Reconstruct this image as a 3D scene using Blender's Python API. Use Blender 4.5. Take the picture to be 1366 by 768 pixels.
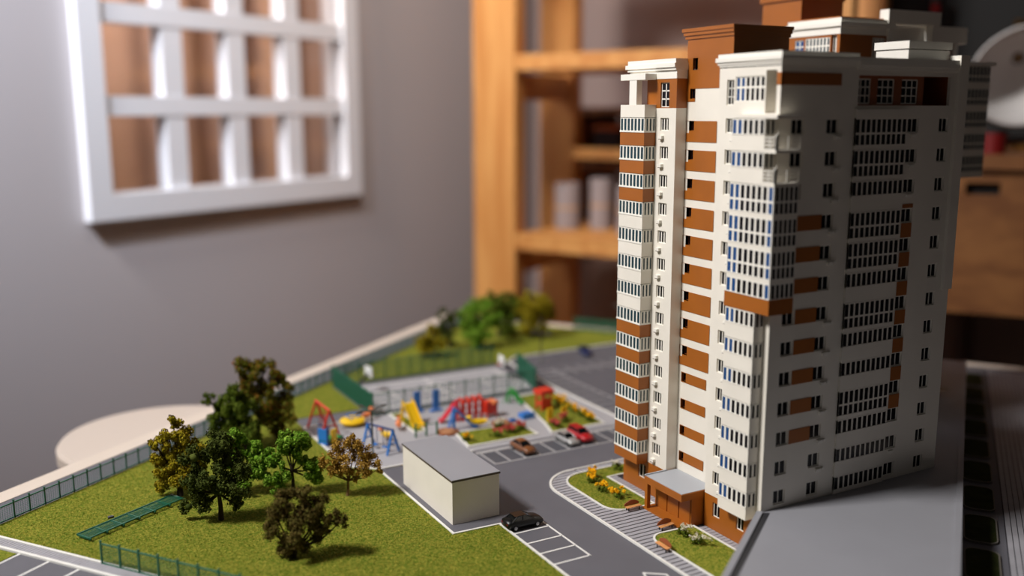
import bpy, math, random
import numpy as np
from mathutils import Vector, Matrix

for o in list(bpy.data.objects):
    bpy.data.objects.remove(o)
SC = bpy.context.scene
COL = SC.collection
K = 0.01                     # all coordinates below are centimetres
RND = random.Random(7)
NPR = np.random.default_rng(11)

# ------------------------------------------------------------------ camera
CAM = Vector((-64.41, -66.53, 43.24))
YAW, PITCH, ROLL, FPX = 0.50412, 0.18080, -0.00134, 1295.24
FWD = Vector((math.sin(YAW), math.cos(YAW), 0))
RGT = Vector((math.cos(YAW), -math.sin(YAW), 0))
cd = bpy.data.cameras.new('camera')
cam = bpy.data.objects.new('camera', cd)
COL.objects.link(cam)
zc = -(FWD * math.cos(PITCH) - Vector((0, 0, 1)) * math.sin(PITCH))
uc = Vector((0, 0, 1)) * math.cos(PITCH) + FWD * math.sin(PITCH)
xr = RGT * math.cos(ROLL) + uc * math.sin(ROLL)
xu = uc * math.cos(ROLL) - RGT * math.sin(ROLL)
m3 = Matrix((xr, xu, zc)).transposed()
cam.matrix_world = Matrix.Translation(CAM * K) @ m3.to_4x4()
cd.sensor_width = 36.0
cd.lens = FPX / 1366 * 36.0
cd.clip_start = 0.02
cd.clip_end = 50
cd.dof.use_dof = True
cd.dof.focus_distance = 1.04
cd.dof.aperture_fstop = 1.65
SC.camera = cam

# ------------------------------------------------------------------ world, lights, exposure
SC.view_settings.view_transform = 'Standard'
SC.view_settings.look = 'None'
SC.view_settings.gamma = 1
SC.view_settings.exposure = 0.0
SC.view_settings.use_curve_mapping = False
W = bpy.data.worlds.new('room_ambient')
SC.world = W
W.use_nodes = True
bg = W.node_tree.nodes['Background']
bg.inputs[0].default_value = (0.95, 0.90, 0.86, 1)
bg.inputs[1].default_value = 0.02


def light(name, kind, loc, target, power, color, size=None, size_y=None, **kw):
    l = bpy.data.lights.new(name, kind)
    l.energy = power
    l.color = color
    if kind == 'AREA':
        l.shape = 'RECTANGLE'
        l.size = size * K
        l.size_y = (size_y or size) * K
    elif size is not None:
        l.shadow_soft_size = size * K
    for k, v in kw.items():
        setattr(l, k, v)
    o = bpy.data.objects.new(name, l)
    COL.objects.link(o)
    o.location = Vector(loc) * K
    o.rotation_euler = (Vector(target) - Vector(loc)).to_track_quat('-Z', 'Y').to_euler()
    return o


light('key_softbox', 'AREA', (-188, 44, 222), (0, 22, 14), 86.0, (1.0, 0.97, 0.94), 44, 44)
light('wall_spot', 'SPOT', (-112, 52, 168), (-84, 141, 82), 225.0, (0.80, 0.87, 1.0), 8, spot_size=1.1, spot_blend=1.0)
_wv = (math.sin(YAW + math.radians(33.7)), math.cos(YAW + math.radians(33.7)))


def _rp(t, s_, z):
    return (CAM.x + _wv[0] * t - _wv[1] * s_, CAM.y + _wv[1] * t + _wv[0] * s_, z)


light('wall_wash_fill', 'AREA', _rp(118, 105, 168), _rp(256, 168, 46), 7.8, (1.0, 0.93, 0.88), 36, 36, spread=1.75)  # unseen fill light added to brighten the window wall and rack
light('next_room_fill', 'POINT', _rp(150, 222, 128), (0, 0, 0), 34.0, (1.0, 0.92, 0.86), 8)  # unseen fill light added behind the window to brighten what its panes show

# ------------------------------------------------------------------ materials


def lin(c):
    return tuple(((x / 255) / 12.92 if x / 255 <= 0.04045 else ((x / 255 + 0.055) / 1.055) ** 2.4) for x in c)


MATS = {}


def mat(name, rgb, rough=0.5, var=0.0, scale=40.0, bump=0.0, bscale=300.0, metal=0.0, rgb2=None, island=None,
        spec=0.5, trans=None, stretch=None, detail=4.0, coat=0.0):
    """plain procedural material: base colour mixed with rgb2 by noise, optional bump"""
    m = bpy.data.materials.new(name)
    m.use_nodes = True
    nt = m.node_tree
    b = nt.nodes['Principled BSDF']
    c = lin(rgb) + (1,)
    b.inputs['Base Color'].default_value = c
    b.inputs['Roughness'].default_value = rough
    b.inputs['Metallic'].default_value = metal
    b.inputs['Specular IOR Level'].default_value = spec
    b.inputs['Coat Weight'].default_value = coat
    if trans:
        b.inputs['Transmission Weight'].default_value = trans
    tc = nt.nodes.new('ShaderNodeTexCoord')
    src = tc.outputs['Object']
    if stretch:
        mp = nt.nodes.new('ShaderNodeMapping')
        mp.inputs['Scale'].default_value = stretch
        nt.links.new(src, mp.inputs[0])
        src = mp.outputs[0]
    if island:
        geo = nt.nodes.new('ShaderNodeNewGeometry')
        cr = nt.nodes.new('ShaderNodeValToRGB')
        e = cr.color_ramp
        while len(e.elements) < len(island):
            e.elements.new(0.5)
        for i, q in enumerate(island):
            e.elements[i].position = i / (len(island) - 1)
            e.elements[i].color = lin(q) + (1,)
        nt.links.new(geo.outputs['Random Per Island'], cr.inputs[0])
        nt.links.new(cr.outputs[0], b.inputs['Base Color'])
    elif rgb2 is not None or var > 0:
        n = nt.nodes.new('ShaderNodeTexNoise')
        n.inputs['Scale'].default_value = scale
        n.inputs['Detail'].default_value = detail
        nt.links.new(src, n.inputs['Vector'])
        cr = nt.nodes.new('ShaderNodeValToRGB')
        cr.color_ramp.elements[0].position = 0.35
        cr.color_ramp.elements[1].position = 0.65
        cr.color_ramp.elements[0].color = c
        c2 = lin(rgb2) + (1,) if rgb2 is not None else tuple(x * (1 - var) for x in c[:3]) + (1,)
        cr.color_ramp.elements[1].color = c2
        nt.links.new(n.outputs['Fac'], cr.inputs[0])
        nt.links.new(cr.outputs[0], b.inputs['Base Color'])
    if bump > 0:
        n2 = nt.nodes.new('ShaderNodeTexNoise')
        n2.inputs['Scale'].default_value = bscale
        n2.inputs['Detail'].default_value = 3
        nt.links.new(src, n2.inputs['Vector'])
        bp_ = nt.nodes.new('ShaderNodeBump')
        bp_.inputs['Strength'].default_value = bump
        bp_.inputs['Distance'].default_value = 0.001
        nt.links.new(n2.outputs['Fac'], bp_.inputs['Height'])
        nt.links.new(bp_.outputs[0], b.inputs['Normal'])
    MATS[name] = m
    return m


M = MATS
mat('white_plastic', (240, 234, 222), 0.45, var=0.05, scale=25)
mat('trim_white', (244, 240, 230), 0.42, var=0.03, scale=30)
mat('brown_plastic', (166, 94, 25), 0.42, var=0.10, scale=30)
mat('roof_brown', (150, 78, 28), 0.5, var=0.10, scale=30)
mat('dark_glass', (12, 10, 16), 0.15, spec=0.2)
mat('teal_glass', (16, 52, 62), 0.12, spec=0.6)
mat('blue_glass', (30, 74, 128), 0.12, spec=0.6)  # tinted glazing with the lit interior behind it put into the colour
mat('roof_grey', (150, 150, 156), 0.55, var=0.06, scale=12)
mat('canopy_grey', (172, 176, 182), 0.5, var=0.05, scale=12)
mat('lip_dark', (46, 46, 50), 0.5)
mat('asphalt', (98, 97, 104), 0.72, var=0.10, scale=14, bump=0.15, bscale=900)
mat('dark_asphalt', (80, 80, 87), 0.75, var=0.08, scale=20, bump=0.15, bscale=900)
mat('play_surface', (168, 166, 170), 0.8, var=0.05, scale=14)
mat('paint_white', (236, 234, 230), 0.6, var=0.04, scale=60)
mat('paint_worn', (178, 176, 176), 0.7, var=0.08, scale=40)
mat('case_panel', (150, 126, 116), 0.8, var=0.08, scale=3)
mat('kerb_white', (232, 230, 224), 0.6, var=0.06, scale=60)
mat('paver', (164, 162, 168), 0.7, var=0.10, scale=60)
mat('paver_joint', (40, 38, 44), 0.85)
mat('rim_cream', (214, 200, 186), 0.6, var=0.05, scale=8)
mat('lawn_base', (92, 112, 30), 0.95, rgb2=(152, 146, 58), scale=420, detail=3, bump=0.8, bscale=700, spec=0.1)
mat('grass_blade', (104, 124, 36), 0.9, spec=0.08, rgb2=(160, 156, 62), scale=420, detail=3)
mat('fence_green', (22, 92, 68), 0.45)
mat('fence_wire', (38, 104, 80), 0.5)
mat('garage_cream', (238, 231, 218), 0.55, var=0.05, scale=20)
mat('garage_edge', (84, 72, 60), 0.6)
mat('bark', (56, 42, 28), 0.9, var=0.3, scale=200)
mat('bark_light', (120, 92, 50), 0.9, var=0.3, scale=200)
mat('leaf_dark', (50, 60, 24), 0.8, spec=0.05, island=[(46, 56, 20), (70, 80, 32), (90, 98, 44), (54, 64, 24)])
mat('leaf_bright', (70, 130, 36), 0.8, spec=0.05, island=[(70, 112, 24), (110, 150, 42), (146, 176, 66), (84, 128, 30)])
mat('leaf_mid', (70, 96, 30), 0.8, spec=0.05, island=[(58, 76, 20), (88, 104, 32), (106, 118, 42), (66, 86, 24)])
mat('leaf_olive', (120, 104, 28), 0.8, spec=0.05, island=[(112, 104, 18), (150, 136, 28), (174, 156, 44), (124, 114, 22), (134, 102, 24)])
mat('leaf_gold', (160, 124, 56), 0.85, spec=0.05, island=[(138, 106, 40), (170, 134, 58), (192, 152, 72), (152, 118, 48)])
mat('leaf_brown', (84, 70, 40), 0.85, spec=0.05, island=[(72, 66, 30), (96, 86, 42), (110, 90, 48), (82, 82, 34), (98, 76, 42)])
mat('leaf_red', (110, 92, 34), 0.85, spec=0.05, island=[(74, 80, 20), (104, 104, 32), (150, 84, 40), (86, 92, 24), (94, 98, 30), (112, 104, 32), (80, 88, 24)])
mat('flower_yellow', (250, 196, 16), 0.7, spec=0.1, island=[(252, 206, 20), (246, 176, 14), (255, 222, 60)])
mat('flower_red', (206, 84, 76), 0.7, island=[(214, 84, 78), (190, 60, 58), (226, 116, 96)])
mat('flower_white', (222, 214, 190), 0.8, island=[(232, 226, 206), (206, 196, 160), (240, 236, 224)])
mat('bench_wood', (228, 160, 98), 0.6, var=0.15, scale=120)
mat('bench_dark', (146, 80, 42), 0.6)
mat('metal_dark', (44, 46, 46), 0.45, metal=0.3)
mat('lamp_metal', (84, 84, 78), 0.4, metal=0.5)
mat('tyre', (20, 20, 20), 0.8)
mat('hub', (170, 170, 172), 0.3, metal=0.8)
mat('car_black', (10, 10, 11), 0.35, coat=0.0)
mat('car_brown', (122, 74, 40), 0.3, coat=0.3)
mat('car_silver', (176, 176, 174), 0.3, metal=0.4, coat=0.3)
mat('car_red', (176, 20, 30), 0.3, coat=0.4)
mat('car_blue', (26, 44, 96), 0.3, coat=0.3)
mat('car_glass', (16, 18, 20), 0.1)
mat('head_light', (220, 220, 210), 0.2)
mat('tail_light', (120, 16, 16), 0.3)
mat('toy_red', (220, 56, 34), 0.45)
mat('toy_pink', (222, 56, 74), 0.45)
mat('toy_yellow', (246, 198, 14), 0.45)
mat('toy_blue', (44, 122, 204), 0.45)
mat('toy_navy', (38, 62, 120), 0.45)
mat('toy_green', (50, 150, 64), 0.45)
mat('toy_dkgreen', (26, 100, 62), 0.5)
mat('toy_orange', (240, 140, 84), 0.5)
mat('sand_brown', (176, 122, 84), 0.9, var=0.1, scale=100)
mat('board_white', (238, 238, 236), 0.5)
mat('wall_paint', (184, 177, 178), 0.85, var=0.03, scale=1.5)
mat('wall_paint_back', (190, 168, 162), 0.85, var=0.04, scale=1.2)
mat('floor_wood', (104, 78, 56), 0.6, rgb2=(84, 60, 42), scale=6, stretch=(1, 12, 1))
mat('window_white', (226, 226, 230), 0.5, var=0.02, scale=4)
mat('curtain', (196, 160, 140), 0.9, rgb2=(182, 144, 122), scale=3)
mat('back_room', (150, 110, 84), 0.9)
mat('pine', (208, 150, 84), 0.55, rgb2=(186, 122, 58), scale=5, stretch=(6, 6, 0.7), detail=6)
mat('pine_h', (206, 148, 82), 0.55, rgb2=(184, 120, 58), scale=5, stretch=(0.8, 6, 8), detail=6)
mat('cabinet_wood', (140, 92, 50), 0.55, rgb2=(114, 70, 36), scale=4, stretch=(0.5, 4, 9), detail=6)
mat('black_matt', (16, 15, 15), 0.7)
mat('stool_white', (206, 192, 180), 0.55, var=0.03, scale=5)
mat('shade_white', (226, 222, 220), 0.5)
mat('brass', (150, 110, 50), 0.35, metal=0.8)
mat('kraft', (196, 150, 104), 0.8, var=0.08, scale=10)
mat('box_orange', (190, 96, 36), 0.7, var=0.1, scale=10)
mat('box_dark', (48, 40, 48), 0.7)
mat('roll_grey', (150, 138, 138), 0.8, var=0.06, scale=8)
mat('red_gloss', (110, 12, 12), 0.4)
mat('table_top', (190, 160, 128), 0.6, var=0.08, scale=4)
mat('roof_low_bounce', (58, 56, 56), 0.9, var=0.1, scale=10)  # unseen roof tops kept dark to cut light bouncing onto nearby walls
mat('kerb_shaded', (112, 106, 98), 0.8, var=0.1, scale=40)  # kerb colour darkened to carry the shade beside the podium
mat('planter_shaded', (50, 54, 24), 0.95, spec=0.1, rgb2=(36, 42, 18), scale=60, bump=0.6, bscale=500)  # planting colour darkened to carry the shade beside the podium
gl = mat('pane_glass', (230, 220, 214), 0.05)
nt = gl.node_tree
tr = nt.nodes.new('ShaderNodeBsdfTransparent')
gs = nt.nodes.new('ShaderNodeBsdfGlossy')
gs.inputs['Roughness'].default_value = 0.08
mx = nt.nodes.new('ShaderNodeMixShader')
mx.inputs[0].default_value = 0.10
nt.links.new(tr.outputs[0], mx.inputs[1])
nt.links.new(gs.outputs[0], mx.inputs[2])
nt.links.new(mx.outputs[0], nt.nodes['Material Output'].inputs[0])


# ------------------------------------------------------------------ mesh helpers
class MB:
    def __init__(s):
        s.v, s.f, s.m = [], [], []

    def add(s, vs, fs, m=0):
        o = len(s.v)
        s.v += [tuple(v) for v in vs]
        s.f += [tuple(i + o for i in f) for f in fs]
        s.m += [m] * len(fs)
        return s

    def box(s, x0, x1, y0, y1, z0, z1, m=0):
        vs = [(x0, y0, z0), (x1, y0, z0), (x1, y1, z0), (x0, y1, z0), (x0, y0, z1), (x1, y0, z1), (x1, y1, z1), (x0, y1, z1)]
        return s.add(vs, [(3, 2, 1, 0), (4, 5, 6, 7), (0, 1, 5, 4), (1, 2, 6, 5), (2, 3, 7, 6), (3, 0, 4, 7)], m)

    def prism(s, pts, z0, z1, m=0):
        n = len(pts)
        a = sum(pts[i][0] * pts[(i + 1) % n][1] - pts[(i + 1) % n][0] * pts[i][1] for i in range(n))
        if a < 0:
            pts = pts[::-1]
        vs = [(p[0], p[1], z0) for p in pts] + [(p[0], p[1], z1) for p in pts]
        fs = [tuple(range(n))[::-1], tuple(range(n, 2 * n))]
        fs += [(i, (i + 1) % n, n + (i + 1) % n, n + i) for i in range(n)]
        return s.add(vs, fs, m)

    def tube(s, path, r, seg=6, m=0):
        path = [Vector(p) for p in path]
        n = len(path)
        rs = r if isinstance(r, (list, tuple)) else [r] * n
        rings = []
        for i, p in enumerate(path):
            t = (path[min(i + 1, n - 1)] - path[max(i - 1, 0)]).normalized()
            a = Vector((0, 0, 1)) if abs(t.z) < 0.9 else Vector((1, 0, 0))
            u = t.cross(a).normalized()
            w = t.cross(u)
            rings.append([p + (u * math.cos(2 * math.pi * k / seg) + w * math.sin(2 * math.pi * k / seg)) * rs[i] for k in range(seg)])
        vs = [v for g in rings for v in g]
        fs = []
        for i in range(n - 1):
            for k in range(seg):
                k2 = (k + 1) % seg
                fs.append((i * seg + k, i * seg + k2, (i + 1) * seg + k2, (i + 1) * seg + k))
        fs.append(tuple(range(seg)))
        fs.append(tuple(range((n - 1) * seg, n * seg))[::-1])
        return s.add(vs, fs, m)

    def lathe(s, prof, c=(0, 0, 0), seg=20, m=0):
        vs, fs = [], []
        for r, z in prof:
            for k in range(seg):
                a = 2 * math.pi * k / seg
                vs.append((c[0] + r * math.cos(a), c[1] + r * math.sin(a), c[2] + z))
        for i in range(len(prof) - 1):
            for k in range(seg):
                k2 = (k + 1) % seg
                fs.append((i * seg + k, i * seg + k2, (i + 1) * seg + k2, (i + 1) * seg + k))
        fs.append(tuple(range(seg))[::-1])
        fs.append(tuple(range((len(prof) - 1) * seg, len(prof) * seg)))
        return s.add(vs, fs, m)

    def strip(s, path, w, z0, z1, closed=False, m=0):
        """flat band of width w along a polyline"""
        n = len(path)
        P = [Vector((p[0], p[1])) for p in path]
        L, R_ = [], []
        for i in range(n):
            a = P[(i - 1) % n] if (closed or i > 0) else P[i]
            b = P[(i + 1) % n] if (closed or i < n - 1) else P[i]
            d1 = (P[i] - a)
            d2 = (b - P[i])
            d1 = d1.normalized() if d1.length > 1e-9 else d2.normalized()
            d2 = d2.normalized() if d2.length > 1e-9 else d1
            t = (d1 + d2)
            t = t.normalized() if t.length > 1e-6 else d1
            nn = Vector((-t.y, t.x))
            k = 1 / max(0.4, nn.dot(Vector((-d1.y, d1.x))))
            L.append(P[i] + nn * w / 2 * k)
            R_.append(P[i] - nn * w / 2 * k)
        vs = []
        for i in range(n):
            vs += [(L[i].x, L[i].y, z0), (R_[i].x, R_[i].y, z0), (R_[i].x, R_[i].y, z1), (L[i].x, L[i].y, z1)]
        fs = []
        rng = range(n if closed else n - 1)
        for i in rng:
            a, b = i * 4, ((i + 1) % n) * 4
            for k in range(4):
                k2 = (k + 1) % 4
                fs.append((a + k, b + k, b + k2, a + k2))
        if not closed:
            fs += [(0, 1, 2, 3), ((n - 1) * 4 + 3, (n - 1) * 4 + 2, (n - 1) * 4 + 1, (n - 1) * 4)]
        return s.add(vs, fs, m)

    def mesh(s, name, mats, origin=(0, 0, 0), smooth=False):
        me = bpy.data.meshes.new(name)
        me.from_pydata([((v[0] - origin[0]) * K, (v[1] - origin[1]) * K, (v[2] - origin[2]) * K) for v in s.v], [], s.f)
        for q in (mats if isinstance(mats, (list, tuple)) else [mats]):
            me.materials.append(M[q])
        if isinstance(mats, (list, tuple)) and len(mats) > 1:
            me.polygons.foreach_set('material_index', s.m)
        if smooth:
            me.polygons.foreach_set('use_smooth', [True] * len(me.polygons))
        me.update()
        return me

    def build(s, name, mats, parent=None, origin=None, smooth=False, kind=None):
        if origin is None:
            origin = tuple(parent['o']) if parent is not None and 'o' in parent else (0, 0, 0)
        return link(name, s.mesh(name, mats, origin, smooth), parent, kind=kind)


def link(name, me, parent=None, loc=(0, 0, 0), kind=None):
    o = bpy.data.objects.new(name, me)
    COL.objects.link(o)
    if parent is not None:
        o.parent = parent
    o.location = Vector(loc) * K
    if kind:
        o['kind'] = kind
    return o


def tag(o, label, cat, group=None):
    o['label'] = label
    o['category'] = cat
    if group:
        o['group'] = group
    return o


def thing(name, label, cat, loc=(0, 0, 0), rz=0.0, group=None, local=False):
    """Empty at the thing's base. local=True: its parts are modelled in local coordinates"""
    o = bpy.data.objects.new(name, None)
    COL.objects.link(o)
    o.empty_display_size = 0.02
    o.location = Vector(loc) * K
    o.rotation_euler = (0, 0, rz)
    tag(o, label, cat, group)
    o['o'] = (0.0, 0.0, 0.0) if local else tuple(float(x) for x in loc)
    return o


def struct(o):
    o['kind'] = 'structure'
    return o


def copy_tree(root, loc=None, rz=None, label=None, parent=None):
    c = root.copy()
    COL.objects.link(c)
    c.parent = parent
    if loc is not None:
        c.location = Vector(loc) * K
    if rz is not None:
        c.rotation_euler = (0, 0, rz)
    if label:
        c['label'] = label
    for ch in [q for q in bpy.data.objects if q.parent is root]:
        copy_tree(ch, parent=c)
    return c


def arc(cx, cy, r, a0, a1, n=10):
    return [(cx + r * math.cos(math.radians(a0 + (a1 - a0) * i / n)), cy + r * math.sin(math.radians(a0 + (a1 - a0) * i / n))) for i in range(n + 1)]


DD = Vector((0.8, 0.6))          # the board's own axes: d along, n across
NN = Vector((0.6, -0.8))


def dn(d, n):
    v = DD * d + NN * n
    return (v.x, v.y)

# ================================================================== THE ROOM
TH = YAW + math.radians(33.7)
WV = Vector((math.sin(TH), math.cos(TH), 0))            # along the window wall
NL = Vector((-WV.y, WV.x, 0))                            # into the window wall
FLOOR_Z = -76.0


def room(t, s, z):
    """point: t along the window wall, s towards it (190 = its face), z up"""
    p = Vector((CAM.x, CAM.y, 0)) + WV * t + NL * s
    return (p.x, p.y, z)


def rbox(mb, t0, t1, s0, s1, z0, z1, m=0):
    vs = [room(t, s, z) for z in (z0, z1) for t, s in ((t0, s0), (t1, s0), (t1, s1), (t0, s1))]
    fs = [(3, 2, 1, 0), (4, 5, 6, 7), (0, 1, 5, 4), (1, 2, 6, 5), (2, 3, 7, 6), (3, 0, 4, 7)]
    fs = [f[::-1] for f in fs] if False else fs
    return mb.add(vs, fs, m)


CORNER_T = 300.0
# window wall with a real opening
w_t0, w_t1, w_z0, w_z1 = 126.5, 199.5, 25.5, 103.0
mb = MB()
rbox(mb, -150, w_t0, 190, 196, FLOOR_Z, 190)
rbox(mb, w_t1, CORNER_T + 6, 190, 196, FLOOR_Z, 190)
rbox(mb, w_t0, w_t1, 190, 196, FLOOR_Z, w_z0)
rbox(mb, w_t0, w_t1, 190, 196, w_z1, 190)
struct(mb.build('wall_left', 'wall_paint'))
mb = MB()
rbox(mb, CORNER_T, CORNER_T + 6, -220, 190, FLOOR_Z, 190)
struct(mb.build('wall_back', 'wall_paint_back'))
mb = MB()
rbox(mb, -150, CORNER_T + 6, -220, 300, FLOOR_Z - 4, FLOOR_Z)
struct(mb.build('floor', 'floor_wood'))

# the white muntin window
win = bpy.data.objects.new('window_1', None)
COL.objects.link(win)
struct(win)
win['label'] = 'white lattice window with brown panes in the grey wall'
mb = MB()
fo = 5.5
rbox(mb, w_t0 - fo, w_t0, 187.5, 193, w_z0 - fo, w_z1 + fo)
rbox(mb, w_t1, w_t1 + fo, 187.5, 193, w_z0 - fo, w_z1 + fo)
rbox(mb, w_t0, w_t1, 187.5, 193, w_z0 - fo, w_z0)
rbox(mb, w_t0, w_t1, 187.5, 193, w_z1, w_z1 + fo)
mb.build('window_frame', 'window_white', win)
ncol, zr = 4, [25.5, 44.3, 63.9, 83.4, 103.0]
tw = (w_t1 - w_t0) / ncol
for i in range(1, ncol):
    mb = MB()
    t = w_t0 + i * tw
    rbox(mb, t - 2.7, t + 2.7, 188.6, 192.4, w_z0, w_z1)
    mb.build('muntin', 'window_white', win)
for z in zr[1:-1]:
    mb = MB()
    rbox(mb, w_t0, w_t1, 188.4, 192.2, z - 2.1, z + 2.1)
    mb.build('glazing_bar', 'window_white', win)
for i in range(ncol):
    for j in range(4):
        mb = MB()
        rbox(mb, w_t0 + i * tw, w_t0 + (i + 1) * tw, 190.6, 190.9, zr[j], zr[j + 1])
        mb.build('pane', 'pane_glass', win)
mb = MB()
rbox(mb, w_t0 - 60, w_t1 + 140, 270, 274, FLOOR_Z, 190)
struct(mb.build('wall_beyond_window', 'back_room'))
# folded curtain hanging behind the panes
cur = thing('curtain', 'brown curtain with soft folds hanging behind the lattice window', 'curtain', room((w_t0 + w_t1) / 2, 244, 5))
mb = MB()
vs, fs = [], []
NF = 100
for i in range(NF + 1):
    t = w_t0 - 29 + (w_t1 - w_t0 + 120) * i / NF
    for z in (5, 124):
        s = 244 + 2.2 * math.sin(i * 0.62 + 0.15 * (z > 50)) + 1.0 * math.sin(i * 0.23)
        vs.append(room(t, s, z))
fs = [(2 * i, 2 * i + 2, 2 * i + 3, 2 * i + 1) for i in range(NF)]
mb.add(vs, fs)
mb.build('cloth', 'curtain', cur, smooth=True)
mb = MB()
mb.tube([room(w_t0 - 34, 244, 125), room(w_t1 + 96, 244, 125)], 0.9, 10)
mb.build('curtain_rod', 'brass', cur)

# wooden storage rack (front plane t=217, posts run up out of the picture)
S0 = 157.0
rack = thing('wooden_rack', 'pine storage rack with thick posts and plank shelves behind the model', 'shelf', room(230, 120, FLOOR_Z))
RK = [(0, 13.4), (86, 99)]
for a, b in RK:
    for t in (216.7, 249.7):
        mb = MB()
        rbox(mb, t, t + 4.6, S0 - b + (1.2 if t > 220 else 0), S0 - a - (0.6 if t > 220 else 0), FLOOR_Z, 150)
        mb.build('post', 'pine', rack)
    for z in (46.0, -1.0, 96):
        mb = MB()
        rbox(mb, 221.3, 249.7, S0 - b + 2, S0 - b + 6, z, z + 7.0)
        mb.build('side_rail', 'pine_h', rack)
SHZ = [(53.6, 57.6), (6.4, 10.6), (101, 105), (-46, -42)]
for z0, z1 in SHZ:
    mb = MB()
    for k in range(3):
        t0 = 217.2 + k * 12.5
        rbox(mb, t0, t0 + 12.2, S0 - 86, S0 - 13.4, z0, z1)
    mb.build('shelf_board', 'pine_h', rack)
mb = MB()
rbox(mb, 246, 249.6, S0 - 86, S0 - 13.4, 29.5, 32.5)
mb.build('back_rail', 'pine_h', rack)


def rack_box(name, label, cat, t0, t1, s0, s1, z0, z1, m, lid=None, group=None):
    o = thing(name, label, cat, room((t0 + t1) / 2, S0 - (s0 + s1) / 2, z0), group=group)
    mb = MB()
    rbox(mb, t0, t1, S0 - s1, S0 - s0, z0, z1 - 1.2)
    mb.build('box_body', m, o)
    mb = MB()
    rbox(mb, t0 - 0.3, t1 + 0.3, S0 - s1 - 0.3, S0 - s0 + 0.3, z1 - 1.2, z1)
    mb.build('lid', lid or m, o)
    return o


# a second low case behind the rack, carrying the dark and orange boxes
case = thing('low_bookcase', 'low wooden bookcase standing against the wall behind the pine rack', 'bookcase', room(282, 110, FLOOR_Z))
for z in (42, 25.0, -2):
    mb = MB()
    rbox(mb, 270, 296, 40, 156, z, z + 2.2)
    mb.build('shelf_board', 'cabinet_wood', case)
for s in (40, 98, 154):
    mb = MB()
    rbox(mb, 270, 296, s, s + 2, FLOOR_Z, 44)
    mb.build('side_panel', 'cabinet_wood', case)
mb = MB()
rbox(mb, 270, 296, 40, 156, FLOOR_Z, -2.0)
mb.build('base', 'case_panel', case)
for i, (s, w, h, m, nm) in enumerate([(150, 9, 10, 'box_dark', 'dark storage box at the left end of the bookcase'),
                                      (139, 10, 7, 'box_orange', 'orange storage box beside the dark one on the bookcase'),
                                      (127, 11, 11, 'box_dark', 'wide dark storage box in the middle of the bookcase'),
                                      (115, 9, 8, 'box_orange', 'orange storage box partly behind the white tower')]):
    o = thing('storage_box', nm, 'box', room(278, s - w / 2, 27.2), group='boxes on the bookcase behind the rack')
    mb = MB()
    rbox(mb, 272, 286, s - w, s, 27.2, 27.2 + h)
    mb.build('box_body', m, o)
    mb = MB()
    rbox(mb, 271.6, 286.4, s - w - 0.3, s + 0.3, 27.2 + h, 28.6 + h)
    mb.build('lid', 'box_dark' if m == 'box_orange' else 'box_orange', o)
# pale paper rolls standing on the lower rack shelf
for i, (t, s, r, h, nm) in enumerate([(236, 18.5, 3.6, 12.5, 'pale paper roll standing next to the front rack post'),
                                      (240, 27, 3.2, 14, 'pale paper roll behind the back rack post'),
                                      (233, 38.5, 2.6, 13, 'slim pale paper roll right of the back rack post'),
                                      (236, 45, 2.6, 14, 'slim pale paper roll in the middle of the rack shelf'),
                                      (233, 51.5, 2.6, 12.5, 'pale paper roll nearest the white tower on the rack shelf')]):
    o = thing('paper_roll', nm, 'paper roll', room(t, S0 - s, 10.6), group='paper rolls on the rack shelf')
    mb = MB()
    mb.lathe([(r, 0), (r, h), (r * 0.8, h), (r * 0.8, h - 2)], room(t, S0 - s, 10.6), 18)
    mb.build('roll', 'roll_grey', o, smooth=False)
    mb = MB()
    mb.lathe([(r + 0.05, h * 0.45), (r + 0.05, h * 0.45 + 0.6)], room(t, S0 - s, 10.6), 18)
    mb.build('band', 'kraft', o)

# round white side table behind the board, only its top shows
sx, sy, sz, sr = -43.6, 76.6, -3.0, 14.2
st = thing('round_stool', 'round cream stool tucked behind the left edge of the model board', 'stool', (sx, sy, FLOOR_Z))
mb = MB()
mb.lathe([(sr - 0.8, -2.6), (sr, -2.0), (sr, -0.5), (sr - 0.4, 0)], (sx, sy, sz), 64)
mb.build('seat', 'stool_white', st)
mb = MB()
mb.lathe([(2.4, 0), (2.4, sz - 2.6 - FLOOR_Z)], (sx, sy, FLOOR_Z), 20)
mb.build('column', 'metal_dark', st)
mb = MB()
mb.lathe([(15, 0), (15, 1.2), (3, 2.6)], (sx, sy, FLOOR_Z), 32)
mb.build('foot', 'metal_dark', st)

# right-hand desk with drawers, lamp and clutter
DK0 = 126.0
desk = thing('wooden_desk', 'brown wooden desk with a long drawer behind the right of the model', 'desk', dn(DK0 + 25, 40) + (FLOOR_Z,))


def dbox(mb, d0, d1, n0, n1, z0, z1, m=0):
    return mb.prism([dn(d0, n0), dn(d1, n0), dn(d1, n1), dn(d0, n1)], z0, z1, m)


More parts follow.
